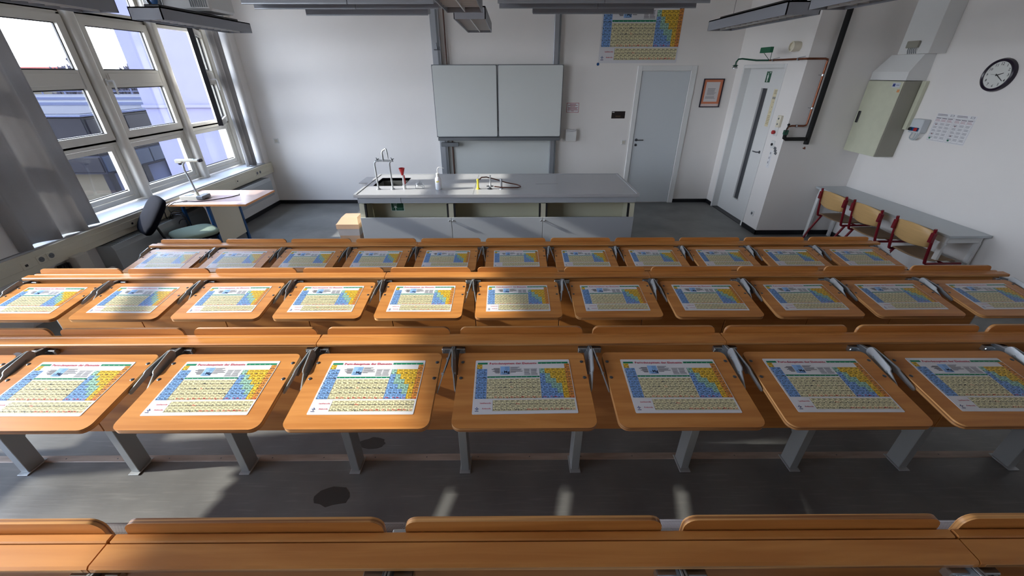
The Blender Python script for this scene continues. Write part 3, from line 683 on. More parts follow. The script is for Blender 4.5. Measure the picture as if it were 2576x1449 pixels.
MB().bbox(-2.06, -1.889, .70, 1.05, .86, .875, .003).obj('side_shelf', 'bench_top', DB); MB().bbox(-2.04, -1.9, .74, 1.02, .74, .86, .003).obj('side_box', 'white', DB)
sc = MB()
for x in (-1.80, -.85, -.62, -.2, .3, .52, 1.0, 1.42): sc.lathe((x, .345, .70), [(.004, 0), (.003, -.002)], 6, 'y')
sc.obj('screw_row', 'dark_steel', DB)['kind'] = 'stuff'
# eye wash sign
p = Print(.17, .165, (206, 226, 220), r=.001)
p.rect(.04, .96, .03, .97, (0, 66, 42), 1)
p.poly([(.10, .17), (.2, .08), (.34, .05), (.48, .08), (.58, .17), (.48, .26), (.34, .29), (.2, .26)][::1], (226, 232, 230), 2); p.disc(.34, .17, .014, (0, 66, 42), 3); p.disc(.34, .17, .007, (226, 232, 230), 4)
p.rect(.70, .78, .06, .30, (226, 232, 230), 2); p.rect(.62, .86, .14, .22, (226, 232, 230), 2)
for q in range(7):
    for r_i in range(6): p.disc(.16+q*.058+r_i*(.33-(.16+q*.058))*.09, .33+r_i*.055, .0022, (206, 222, 216), 2, 6)
p.poly([(.26, .62), (.42, .62), (.40, .70), (.28, .70)], (226, 232, 230), 2); p.rect(.22, .46, .68, .73, (226, 232, 230), 2); p.rect(.31, .37, .73, .97, (226, 232, 230), 2); p.rect(.04, .96, .735, .75, (120, 170, 150), 2)
lines(p, .07, .28, .80, .92, 2, (90, 140, 120), seed=2); lines(p, .44, .9, .80, .92, 2, (90, 140, 120), seed=4)
sheet('eye_wash_sign', p.mesh('eye_wash_sign'), (-1.56, 5.0935, .592), (1, 0, 0), (0, 0, 1), 'green and white eye wash sign on the front of the demonstration bench', 'sign')
# tap
tp = empty('laboratory_tap', (0, 5.0, .9), 0, 'tall gray laboratory tap with two upright pipes and a bent spout', 'tap')
for x in (-1.655, -1.475):
    q = MB().tube([(x, 0, 0), (x, 0, .30), (x+.004, 0, .325), (x+.02, 0, .342), (x+.045, 0, .348)], .0105, 10)
    q.lathe((x, 0, 0), [(.026, 0), (.026, .008), (.014, .018)], 14); q.obj('upright', 'steel_light', tp, 40)
MB().tube([(-1.61, 0, .348), (-1.46, 0, .348)], .012, 10).obj('crossbar', 'steel_light', tp, 40)
MB().tube([(-1.545, 0, .34), (-1.545, 0, .44), (-1.535, 0, .462), (-1.50, -.005, .485), (-1.492, -.01, .487), (-1.485, -.015, .478), (-1.478, -.02, .435), (-1.474, -.022, .375)], [.013, .011, .010, .009, .009, .009, .010, .005], 10).obj('spout', 'steel_light', tp, 40)
for x in (-1.615, -1.435):
    q = MB(); q.lathe((x, 0, .35), [(.009, -.012), (.011, .02)], 10)
    for a in range(4): q.tube([(x, 0, .36), (x+.026*math.cos(a*PI/2+.5), .026*math.sin(a*PI/2+.5)*.3, .36+.026*math.sin(a*PI/2+.5))], .005, 6)
    q.obj('cross_handle', 'gray_metal', tp, 40)
# eye shower
es = empty('eye_shower', (-1.333, 5.02, .9), 0, 'white handheld eye shower with a red funnel standing on the bench', 'eye shower')
MB().lathe((0, 0, 0), [(.022, 0), (.022, .045), (.015, .05), (.013, .16), (.012, .18)], 14).obj('holder', 'white', es, 40)
MB().lathe((-.004, 0, 0), [(.014, .17), (.020, .20), (.034, .245), (.037, .256), (.034, .258), (.02, .21)], 16).obj('funnel', 'red', es, 40)
MB().tube([(.014, 0, .17), (.017, 0, .12), (.016, 0, .06)], .007, 8).obj('trigger', 'red', es, 40)
# goggles
gg = empty('safety_goggles', (-1.145, 5.04, .9), 0, 'clear plastic safety goggles lying by the wash bottle', 'goggles')
vs = []
for i in range(13):
    a = PI*i/12
    for j in range(6):
        b_ = (PI*.5)*j/5; r_ = 1+.10*math.sin(5*a+j); vs.append((.056*math.cos(a)*r_*(1-.25*math.sin(b_)), -.045*math.sin(b_)+.01, .078*math.sin(a)*r_*math.cos(b_*.7)+.002))
q = MB().add(vs, [(i*6+j, i*6+j+1, (i+1)*6+j+1, (i+1)*6+j) for i in range(12) for j in range(5)]); q.obj('lens', 'goggle', gg, 60)
MB().tube([(.056*math.cos(PI*k_/12), .012, .004+.078*math.sin(PI*k_/12)) for k_ in range(13)]+[(-.05, -.02, .006), (0, -.035, .006), (.05, -.02, .006), (.056, .012, .004)], .0028, 6).obj('rim', 'goggle', gg, 40)
MB().tube([(-.056, .012, .01), (-.03, .05, .012), (.03, .05, .012), (.056, .012, .01)], .003, 6).obj('strap', 'paper', gg, 40)
# wash bottle
wb = empty('wash_bottle', (-.898, 5.0, .9), 0, 'translucent plastic wash bottle with a bent nozzle on the bench', 'bottle')
MB().lathe((0, 0, 0), [(.034, 0), (.039, .006), (.039, .115), (.036, .135), (.022, .155), (.019, .158)], 20).obj('body', 'bottle', wb, 50)
MB().lathe((0, 0, 0), [(.020, .156), (.020, .197), (.012, .2)], 16).obj('cap', 'white', wb, 40)
MB().tube([(.0, 0, .198), (.0, 0, .235), (.006, 0, .258), (.02, 0, .268), (.04, 0, .268), (.085, 0, .256)], [.005, .005, .005, .0045, .004, .0022], 8).obj('nozzle', 'white', wb, 50)
MB().prism([(-.022, .094), (.014, .100), (.016, .110), (-.020, .105)], -.0402, -.0388, 'y').obj('label_sticker', 'yellow', wb)
# burner & gas taps
bn = empty('bunsen_burner', (-.262, 5.0, .9), 0, 'small metal bunsen burner between two bench taps', 'burner')
MB().lathe((0, 0, 0), [(.034, 0), (.034, .004), (.028, .010), (.012, .016), (.008, .03)], 18).obj('base', 'dark_steel', bn, 40)
MB().lathe((.012, 0, 0), [(.008, .02), (.012, .03), (.012, .05), (.0085, .06), (.0085, .17), (.010, .172)], 12).obj('tube', 'steel_light', bn, 40)
MB().tube([(-.035, 0, .036), (.05, 0, .036)], .007, 8).obj('gas_inlet', 'dark_steel', bn, 40)
for (x, col, nm, lb) in ((-.405, 'yellow', 'gas_tap', 'yellow gas tap standing on the demonstration bench'), (-.115, 'alu', 'bench_outlet', 'gray upright outlet tap right of the bunsen burner')):
    g_ = empty(nm, (x, 5.0, .9), 0, lb, 'tap')
    MB().lathe((0, 0, 0), [(.024, 0), (.024, .008), (.014, .018), (.013, .10), (.016, .105), (.013, .125)], 14).obj('column', col, g_, 40)
    MB().tube([(0, 0, .115), (.02, .0, .128), (.03, .0, .115)] if x < -.3 else [(0, 0, .115), (-.03, 0, .10)], .006, 8).obj('nozzle', 'dark_steel', g_, 40)
hp = [(-.378, 5.0, 1.022), (-.36, 5.02, 1.04), (-.30, 5.06, 1.035), (-.20, 5.10, 1.0), (-.05, 5.10, .955), (.08, 5.10, .93), (.125, 5.08, .918), (.13, 5.05, .914), (.09, 5.02, .912), (0, 5.0, .916), (-.12, 4.985, .925), (-.20, 4.99, .934)]
tag(MB().tube(hp, .0075, 8).obj('gas_hose', 'brown_pipe', smooth=60), 'reddish brown gas hose looping from the yellow tap to the burner', 'hose')

# bin
bi = empty('waste_bin', (-2.08, 5.05, 0), 0, 'beige swing-top waste bin with a white liner beside the bench', 'bin')
def frus(mb, a0, b0, z0, a1, b1, z1, mi=0):
    mb.add([(-a0, -b0, z0), (a0, -b0, z0), (a0, b0, z0), (-a0, b0, z0), (-a1, -b1, z1), (a1, -b1, z1), (a1, b1, z1), (-a1, b1, z1)], [(0, 3, 2, 1), (4, 5, 6, 7), (0, 1, 5, 4), (1, 2, 6, 5), (2, 3, 7, 6), (3, 0, 4, 7)], mi); return mb
frus(MB(), .105, .15, 0, .135, .185, .44).obj('body', 'bin', bi); frus(MB(), .128, .176, .33, .142, .192, .445).obj('liner', 'bag', bi)
q = frus(MB(), .145, .195, .43, .145, .195, .49); q.obj('lid_rim', 'bin', bi); frus(MB(), .14, .19, .49, .10, .08, .55).obj('lid', 'bin', bi)
for x in (-.10, .02, .10): MB().bbox(x-.006, x+.006, -.165, -.14, .02, .32, .003).obj('rib', 'bin', bi)

# ------------------------------------------------------------------ back wall
WB = empty('sliding_whiteboard', (0, YB, 0), 0, 'double white sliding board hung on two aluminium columns on the back wall', 'whiteboard')
for i, (xa, xb) in enumerate(((-1.255, -.208), (-.200, .862))):
    f = MB(); f.bbox(xa, xb, -.20, -.17, 1.208, 2.30, .004); pn = f.obj('board_frame', 'gray_metal', WB)
    MB().prism(rrect(xa+.012, xb-.012, 1.222, 2.288, .02, 3), -.206, -.20, 'y').obj('board_panel', 'whiteboard', pn)
MB().bbox(-1.235, .85, -.235, -.17, 1.155, 1.205, .004).obj('pen_tray', 'gray_metal', WB)
for (xa, xb) in ((-1.235, -1.10), (.70, .80)):
    q = MB(); q.bbox(xa, xb, -.10, -.001, .30, 3.45, .003); q.obj('column', 'alu', WB)
    MB().bbox((xa+xb)/2+.02, (xa+xb)/2+.05, -.105, -.099, .30, 3.45, .001).obj('column_groove', 'gray_metal', WB)
MB().box(-1.2, .8, -.17, -.10, 1.3, 1.36).obj('carrier', 'gray_metal', WB)
MB().bbox(-1.20, -.90, -.18, -.11, 1.05, 1.115, .003).obj('stop_box', 'gray_metal', WB)
MB().bbox(-1.10, .70, -.035, -.004, .25, 2.15, .004).obj('rear_board', 'whiteboard', WB)
q = MB(); q.bbox(-1.20, -1.11, -.13, -.10, 2.50, 2.512, .001); q.tube([(-1.15, -.12, 2.51), (-1.155, -.12, 2.56), (-1.16, -.12, 2.60)], .006); q.tube([(-1.13, -.12, 2.51), (-1.12, -.12, 2.55)], .005); q.obj('catch', 'dark_steel', WB)
ri = MB(); ri.tube([(-1.02, YB-.055, .28), (-1.025, YB-.055, 3.45)], .012, 8); tag(ri.obj('wall_pipe', 'brown_pipe', smooth=40), 'thin reddish brown pipe running up behind the whiteboard', 'pipe')
sheet('wall_poster', PT, (1.442, YB-.004, 2.317), (1, 0, 0), (0, 0, 1), 'large periodic table poster on the back wall above the door', 'poster', 3.634)
tag(MB().lathe((1.44, YB-.001, 2.303), [(.022, 0), (.022, -.004), (.018, -.006)], 16, 'y').obj('round_magnet', 'blue_steel', smooth=40), 'small round blue magnet below the poster corner', 'magnet')
# door 1
def door1():
    r = empty('door_1', (2.10, YB, 0)); struct(r)
    f = MB(); f.bbox(0, .075, -.03, 0, 0, 2.28, .003); f.bbox(.885, .975, -.03, 0, 0, 2.28, .003); f.bbox(.075, .885, -.03, 0, 2.205, 2.28, .003); f.obj('frame', 'white', r)
    MB().bbox(.08, .88, -.012, -.001, .012, 2.2, .002).obj('leaf', 'door_leaf', r)
    h = MB(); h.lathe((.135, -.012, 1.13), [(.024, 0), (.024, -.006), (.009, -.008), (.009, -.045)], 14, 'y'); h.tube([(.135, -.05, 1.13), (.25, -.05, 1.13)], .008, 8); h.obj('handle', 'dark_steel', r, 40)
    MB().lathe((.135, -.012, 1.045), [(.022, 0), (.022, -.005), (.006, -.006)], 14, 'y').obj('lock', 'dark_steel', r, 40)
door1()
def printed(name, w_, h_, fn, origin, xd, yd, label, cat, base=(228, 228, 230), r=.002):
    p = Print(w_, h_, base, r=r); fn(p); return sheet(name, p.mesh(name), origin, xd, yd, label, cat)
def f1(p):
    for a in ((0, 1, 0, .04), (0, 1, .96, 1), (0, .03, 0, 1), (.97, 1, 0, 1)): p.rect(*a, (170, 40, 50), 1)
    for q, (a, b) in enumerate(((.25, .75), (.12, .88), (.3, .7), (.1, .9), (.12, .86), (.08, .92), (.38, .6))): p.rect(a, b, .12+q*.115, .17+q*.115, (150, 50, 58), 2)
printed('notice_sign', .21, .15, f1, (.968, YB-.002, 1.578), (1, 0, 0), (0, 0, 1), 'small white sign with a red border right of the whiteboard', 'sign')
def f2(p):
    p.rect(.04, .2, .08, .2, (190, 190, 190), 2); lines(p, .3, .72, .62, .82, 3, (110, 90, 70), seed=3)
printed('dark_plaque', .232, .115, f2, (1.752, YB-.002, 1.481), (1, 0, 0), (0, 0, 1), 'small black plaque on the back wall left of the door', 'plaque', (34, 26, 26))
td = empty('towel_dispenser', (1.07, YB, 1.12), 0, 'small white wall dispenser with paper towels right of the whiteboard', 'towel dispenser')
MB().prism([(-.005, 0), (-.10, .01), (-.10, .15), (-.07, .19), (-.005, .19)], -.10, .08, 'x').obj('casing', 'white', td); MB().tube([(-.08, -.09, .19), (0, -.105, .175), (.07, -.09, .19)], .014, 8).obj('paper_towel', 'paper', td, 50)
MB().bbox(-.13, .10, -.008, 0, -.02, .17, .002).obj('backplate', 'wall', td)
def switch(loc, rz, label, mat='white'):
    o = empty('light_switch', loc, rz, label, 'switch'); MB().bbox(-.042, .042, -.010, 0, -.042, .042, .003).obj('plate', mat, o); MB().bbox(-.027, .027, -.014, -.009, -.027, .027, .002).obj('rocker', 'frame_white', o); return o
switch((2.015, YB, 1.088), 0, 'square white light switch left of the back wall door')
wsk = switch((-4.20, YB, .0), 0, 'tall pale switch plate on the back wall beside the window corner'); wsk.location = (-4.14, YB, 1.13); 
pf_ = empty('framed_certificate', (3.40, YB, 1.655), 0, 'framed document with an orange mount between the two doors', 'picture')
q = MB()
for a in ((-.17, .17, -.022, 0, 0, .014), (-.17, .17, -.022, 0, .421, .435), (-.17, -.156, -.022, 0, .014, .421), (.156, .17, -.022, 0, .014, .421)): q.box(*a)
q.obj('frame', 'purple_black', pf_)
p = Print(.312, .407, (214, 128, 92), r=.001); p.rect(.0, 1, .9, 1, (222, 200, 196), 1); p.rect(.13, .86, .09, .82, (216, 210, 210), 2); lines(p, .25, .75, .32, .58, 10, (130, 130, 136), seed=5, lay=3); lines(p, .2, .8, .62, .72, 3, (140, 136, 140), seed=6, lay=3)
o = bpy.data.objects.new('document', p.mesh('document')); C.objects.link(o); o.parent = pf_; o.location = (-.156, -.008, .014); o.rotation_euler = (PI/2, 0, 0)

# ------------------------------------------------------------------ alcove wall: door 2 and fittings (plane X = 3.735)
XA = 3.735
r = empty('door_2', (XA, 6.69, 0)); struct(r)
f = MB(); f.bbox(-.012, .14, -.565, -.52, 0, 2.285, .003); f.bbox(-.012, .14, .52, .56, 0, 2.285, .003); f.bbox(-.012, .14, -.52, .52, 2.235, 2.285, .003); f.obj('frame', 'white', r)
lf = MB(); lf.box(.10, .14, -.52, -.085, .008, 2.235); lf.box(.10, .14, .07, .52, .008, 2.235); lf.box(.10, .14, -.085, .07, .008, .29); lf.box(.10, .14, -.085, .07, 1.97, 2.235)
lf.obj('leaf', 'white', r)
MB().box(.118, .124, -.083, .068, .292, 1.968).obj('pane', 'dark_steel', r)
q = MB(); frame_ring(q, -.10, .085, .275, 1.985, .012, .092, .10); q.obj('pane_bead', 'white', r)
q = MB(); q.tube([(.10, -.32, 1.10), (.05, -.32, 1.10), (.048, -.31, 1.10), (.048, -.22, 1.10)], .008, 8); q.lathe((.10, -.32, 1.10), [(.022, -.006), (.022, 0)], 12, 'x'); q.obj('handle', 'dark_steel', r, 40)
MB().box(.0, .14, -.52, .52, .0, .006).obj('threshold', 'base_black', r)
def f3(p):
    p.rect(.0, 1, 0, 1, (10, 84, 58), 1); p.disc(.40, .24, .011, (226, 230, 228), 2); p.rect(.26, .54, .34, .62, (226, 230, 228), 2); p.rect(.30, .39, .62, .95, (226, 230, 228), 2); p.rect(.42, .51, .62, .95, (226, 230, 228), 2); p.rect(.62, .9, .08, .13, (226, 230, 228), 2); p.rect(.74, .8, .02, .2, (226, 230, 228), 2)
    for q in range(4): p.rect(.2+q*.1, .22+q*.1, .04, .12, (200, 220, 212), 2)
printed('emergency_shower_sign', .125, .145, f3, (XA+.099, 6.735, 2.048), (0, -1, 0), (0, 0, 1), 'green emergency shower sign at the top of the white side door', 'sign', (10, 84, 58))
def f4(p):
    lines(p, .2, .85, .03, .14, 4, (150, 140, 120), seed=1); p.rect(.1, .9, .2, .26, (150, 146, 136), 2)
    for q in range(3): p.disc(.55, .34+q*.13, .006, (60, 60, 60), 2)
    p.text('!', .35, .64, .03, (60, 60, 60)); lines(p, .1, .9, .7, .96, 6, (176, 164, 128), seed=2)
printed('door_notice', .105, .50, f4, (XA+.099, 6.435, 1.468), (0, -1, 0), (0, 0, 1), 'long cream paper strip notice taped on the white side door', 'notice', (222, 212, 178))
# shower pipe
sp = empty('emergency_shower', (XA, 6.0, 2.33), 0, 'green emergency shower head on a copper pipe above the side door', 'shower')
MB().tube([(-.06, .55, 0), (-.06, -.22, 0), (-.06, -.30, 0), (-.055, -.335, 0)] and [(-.08, .45, 0), (-.08, -.33, 0), (-.06, -.345, 0), (.16, -.345, 0), (.195, -.34, -.008), (.198, -.34, -.03)], .012, 10).obj('pipe', 'copper', sp, 50)
MB().tube([(.198, -.34, -.03), (.198, -.34, -.74), (.19, -.34, -.768), (.16, -.34, -.775), (.0, -.34, -.775), (-.04, -.34, -.785), (-.05, -.34, -.82)], .012, 10).obj('riser_pipe', 'copper', sp, 50)
MB().tube([(-.08, .45, 0), (-.25, .47, .0), (-.45, .48, .02), (-.50, .485, .015), (-.52, .49, -.02), (-.52, .49, -.05)], .011, 10).obj('green_arm', 'dark_green', sp, 50)
q = MB(); q.lathe((-.52, .49, -.10), [(.035, 0), (.035, .01), (.026, .03), (.012, .05)], 16); q.obj('shower_head', 'chrome', sp, 40)
MB().lathe((-.52, .49, -.068), [(.042, 0), (.02, .014)], 16).obj('head_collar', 'dark_green', sp, 40)
for (x, y, z) in ((-.08, .35, 0), (-.08, -.20, 0), (.198, -.34, -.18), (.198, -.34, -.56), (.06, -.34, -.775)):
    q = MB()
    if x < 0: q.lathe((x, y-.012, z), [(.018, 0), (.018, .024)], 12, 'y'); q.tube([(x, y, z+.015), (-.001, y, z+.03)], .005)
    else:
        q.lathe((x, y, z-.010) if x > .1 else (x-.01, y, z), [(.018, 0), (.018, .02)], 12, 'z' if x > .1 else 'x'); q.tube([(x, y, z), (x, -.262, z)], .005)
    q.obj('pipe_clip', 'chrome', sp, 40)
lv_ = MB(); lv_.bbox(-.075, -.028, -.37, -.315, -.885, -.825, .006); lv_.tube([(-.06, -.37, -.85), (-.10, -.375, -.86)], .014, 8); lv_.obj('valve', 'dark_green', sp, 40)
MB().tube([(-.09, -.38, -.86), (-.075, -.39, -.76)], .006, 8).obj('lever', 'black', sp, 40); MB().lathe((-.074, -.39, -.755), [(.001, -.018), (.016, -.006), (.016, .006), (.001, .018)], 12).obj('lever_ball', 'rubber', sp, 40)
MB().tube([(-.05, -.34, -.88), (-.048, -.34, -.925), (-.02, -.34, -.94), (.24, -.34, -.94)], .024, 10).obj('insulated_branch', 'rubber', sp, 50)
MB().tube([(.255, -.36, -1.04), (.25, -.38, -1.06), (.22, -.385, -1.05)], .008, 8).obj('drain_cock', 'copper', sp, 40)
tag(MB().tube([(4.02, 5.68, 3.77), (4.02, 5.68, 1.32)], .032, 12).obj('insulated_pipe', 'rubber', smooth=60), 'thick black insulated pipe running down the gray alcove wall', 'pipe')
gs = empty('shower_sign', (XA, 6.15, 2.43), 0, 'green folded shower sign projecting on thin brackets above the side door', 'sign')
MB().box(-.34, -.30, -.12, .12, -.02, .045).obj('panel', 'green', gs); q = MB(); q.tube([(-.30, -.1, -.01), (-.08, .28, -.1)], .004, 6); q.tube([(-.30, .1, -.01), (-.08, .30, -.1)], .004, 6); q.obj('bracket', 'dark_green', gs)
hn = empty('ventilation_spout', (XA, 5.99, 2.475), 0, 'round cream wall sounder above the side door corner', 'sounder')
MB().lathe((0, 0, 0), [(.055, 0), (.055, -.03), (.060, -.035), (.060, -.10), (.045, -.105), (.045, -.085), (.02, -.08)], 24, 'x').obj('housing', 'cream', hn, 40)
es_ = empty('double_switch', (XA, 5.92, 1.585), 0, 'white two-part switch box on the alcove wall beside the side door', 'switch'); MB().bbox(-.035, 0, -.04, .04, -.075, .075, .004).obj('box', 'cream', es_)
for z in (-.035, .035): MB().lathe((-.035, 0, z), [(.012, 0), (.012, -.004)], 12, 'x').obj('button', 'gray_metal', es_, 40)
eb = empty('emergency_button', (XA, 5.95, 1.45), 0, 'red emergency stop button on a white plate by the side door', 'button'); MB().bbox(-.012, 0, -.04, .04, -.06, .06, .003).obj('plate', 'white', eb); MB().lathe((-.012, .01, -.01), [(.014, 0), (.014, -.014), (.026, -.016), (.026, -.034), (.018, -.04)], 16, 'x').obj('knob', 'red', eb, 40)
ks = empty('key_switch', (XA, 5.94, 1.28), 0, 'small white plate with a black key switch below the red button', 'switch'); MB().bbox(-.010, 0, -.04, .04, -.05, .05, .003).obj('plate', 'white', ks); MB().lathe((-.010, .0, 0), [(.018, 0), (.018, -.012)], 12, 'x').obj('rotary', 'black', ks, 40)
tg = MB()
for q in range(3): tg.prism([(5.80+q*.02, 1.16+q*.03), (5.84+q*.02, 1.17+q*.03), (5.83+q*.02, 1.20+q*.03), (5.79+q*.02, 1.19+q*.03)], XA-.012, XA-.001, 'x')
tag(tg.obj('valve_tags', 'gray_metal'), 'small cluster of gray tags hanging below the green shower valve', 'tags')
def f5(p): lines(p, .15, .5, .1, .9, 3, (150, 152, 156), seed=1); p.rect(.6, .66, .1, .9, (150, 152, 156), 2)
printed('wall_label', .07, .24, f5, (XA-.001, 5.955, .96), (0, -1, 0), (0, 0, 1), 'narrow white instruction label low on the alcove wall', 'label')
so = empty('wall_socket', (XA, 5.945, .27), 0, 'white power socket low on the alcove wall', 'socket'); MB().bbox(-.010, 0, -.04, .04, -.04, .04, .003).obj('plate', 'white', so); MB().lathe((-.010, 0, 0), [(.022, 0), (.022, -.003)], 14, 'x').obj('well', 'gray_metal', so, 40)

# ------------------------------------------------------------------ right wall
cb = empty('wall_cabinet', (4.85, 5.475, 1.235), 0, 'tall cream metal cabinet fixed high on the right wall', 'cabinet')
MB().bbox(-.235, -.001, -.262, .262, 0, .855, .003).obj('body', 'duct_side', cb); dr = MB().bbox(-.252, -.237, -.258, .258, .004, .85, .003).obj('door', 'cabinet_cream', cb)
MB().bbox(-.266, -.252, .19, .225, .36, .50, .004).obj('handle', 'black', dr)
p = Print(.11, .05, (200, 206, 214), r=.001); p.rect(.08, .4, .2, .8, (40, 60, 130), 1); p.rect(.5, .9, .4, .6, (140, 150, 170), 1)
o = bpy.data.objects.new('badge', p.mesh('badge')); C.objects.link(o); o.parent = dr; o.matrix_local = Matrix(((0, 0, -1, -.2535), (-1, 0, 0, -.12), (0, 1, 0, .785), (0, 0, 0, 1)))
MB().box(-.2535, -.252, -.25, -.215, .735, .765).obj('orange_sticker', 'orange_edge', dr)
q = MB()
q.add([(-.24, -.262, .86), (0, -.262, .86), (0, .262, .86), (-.24, .262, .86), (-.24, -.262, .95), (-.0, -.262, .95), (0, .262, .95), (-.24, .262, .95), (-.13, -.25, 1.13), (0, -.25, 1.13), (0, .20, 1.13), (-.13, .20, 1.13)],
      [(0, 3, 2, 1), (0, 1, 5, 4), (1, 2, 6, 5), (2, 3, 7, 6), (3, 0, 4, 7), (4, 5, 9, 8), (5, 6, 10, 9), (6, 7, 11, 10), (7, 4, 8, 11), (8, 9, 10, 11)]); q.obj('hood', 'white', cb)
MB().bbox(-.06, -.001, -.36, -.27, .10, .86, .003).obj('cable_channel', 'cabinet_cream', cb) if False else MB().bbox(-.045, -.001, -.318, -.266, .33, .855, .003).obj('cable_channel', 'cabinet_cream', cb)
du = empty('ventilation_duct', (4.85, 5.32, 2.366), 0, 'white boxed duct rising from the cabinet to the ceiling', 'duct'); MB().bbox(-.20, 0, -.20, .20, 0, 1.41, .003).obj('casing', 'white', du)
jb = MB().bbox(-.235, -.20, -.06, .09, .06, .13, .006).obj('junction_box', 'duct_side', du)
q = MB(); rr = random.Random(3)
for k_ in range(5): q.tube([(-.215, -.04+k_*.025, .06), (-.22, -.045+k_*.025, .03), (-.205, -.05+k_*.027, .002)], .004, 6)
q.obj('cables', 'gray_metal', du, 40)
sw = empty('motor_switch', (4.85, 5.0, 1.55), 0, 'gray wall switch unit with black and red rotary knobs and loops of cable', 'switch')
MB().bbox(-.09, 0, -.075, .075, 0, .15, .008).obj('box', 'door_leaf', sw); MB().bbox(-.10, -.09, -.06, .06, .02, .06, .004).obj('knob_panel', 'blue_steel', sw)
MB().bbox(-.115, -.10, .02, .06, .025, .055, .006).obj('black_knob', 'black', sw); MB().bbox(-.118, -.10, -.055, -.015, .022, .058, .006).obj('red_knob', 'red', sw)
q = MB()
for k_ in range(3): q.tube([(-.05-.01*k_, .05-k_*.015, 0)]+[(-.05-.01*k_, (.01+(.05-k_*.012)*math.cos(a)), -.05-(.03-k_*.006)*math.sin(a)) for a in [PI*t/8 for t in range(9)]]+[(-.05-.01*k_, -.05+k_*.015, 0)], .005, 8)
q.obj('cable_loop', 'table_gray', sw, 50)
def clock():
    r = empty('wall_clock', (4.85, 4.452, 2.155), 0, 'round wall clock with a dark purple rim high on the right wall', 'clock')
    MB().lathe((0, 0, 0), [(.148, 0), (.150, -.012), (.142, -.034), (.130, -.040), (.120, -.034), (.120, -.022), (.0, -.022)], 40, 'x').obj('rim', 'purple_black', r, 40)
    p = Print(.25, .25, (222, 224, 220), r=.124)
    p.v = p.v
    for h in range(1, 13):
        a = PI/2-h*PI/6; p.text(str(h), .5+.385*math.cos(a), .5-.385*math.sin(a)+.035, .034, (44, 44, 48), 2, 'c')
    o = bpy.data.objects.new('dial', p.mesh('dial')); C.objects.link(o); o.parent = r
    o.matrix_local = Matrix(((0, 0, -1, -.0245), (-1, 0, 0, .125), (0, 1, 0, -.125), (0, 0, 0, 1)))
    for nm, a, L_, w_, x in (('hour_hand', (2+21/60)/12, .055, .005, -.028), ('minute_hand', 21/60, .088, .0035, -.031), ('second_hand', 46/60, .06, .0015, -.033)):
        a = a*2*PI; d_ = (-math.sin(a), math.cos(a)); n_ = (-d_[1], d_[0]); t0 = -.015
        MB().prism([(d_[0]*t0+n_[0]*w_, d_[1]*t0+n_[1]*w_), (d_[0]*t0-n_[0]*w_, d_[1]*t0-n_[1]*w_), (d_[0]*L_-n_[0]*w_*.5, d_[1]*L_-n_[1]*w_*.5), (d_[0]*L_+n_[0]*w_*.5, d_[1]*L_+n_[1]*w_*.5)], x, x+.0015, 'x').obj(nm, 'black', r)
clock()
def f6(p):
    lines(p, .04, .6, .03, .10, 2, (110, 110, 118), seed=7); p.rect(.72, .92, .02, .09, (150, 150, 156), 2); p.rect(.75, .89, .03, .08, (220, 220, 224), 3)
    for c_ in range(4): p.rect(.03+c_*.3133, .036+c_*.3133, .14, .97, (140, 140, 150), 2)
    p.rect(.03, .97, .965, .972, (140, 140, 150), 2); p.rect(.03, .97, .14, .146, (140, 140, 150), 2)
    for c_ in range(3):
        p.rect(.05+c_*.31, .30+c_*.31, .165, .185, (90, 80, 90), 2); lines(p, .05+c_*.31, .32+c_*.31, .21, .30, 4, (190, 150, 158), seed=c_)
        for b in range(5): lines(p, .07+c_*.31, .30+c_*.31, .34+b*.12, .42+b*.12, 4, (150, 150, 158), seed=c_*7+b)
        if c_ == 0:
            for b in (0, 2): p.disc(.17, .40+b*.17, .006, (110, 50, 60), 4)
            p.rect(.1, .2, .87, .93, (30, 110, 80), 4)
for i, y in enumerate((4.891, 4.672)):
    printed('wall_notice', .215, .29, f6, (4.848, y, 1.485), (0, -1, 0), (0, 0, 1), ('left' if i == 0 else 'right')+' one of two white tabulated paper notices on the right wall', 'notice')
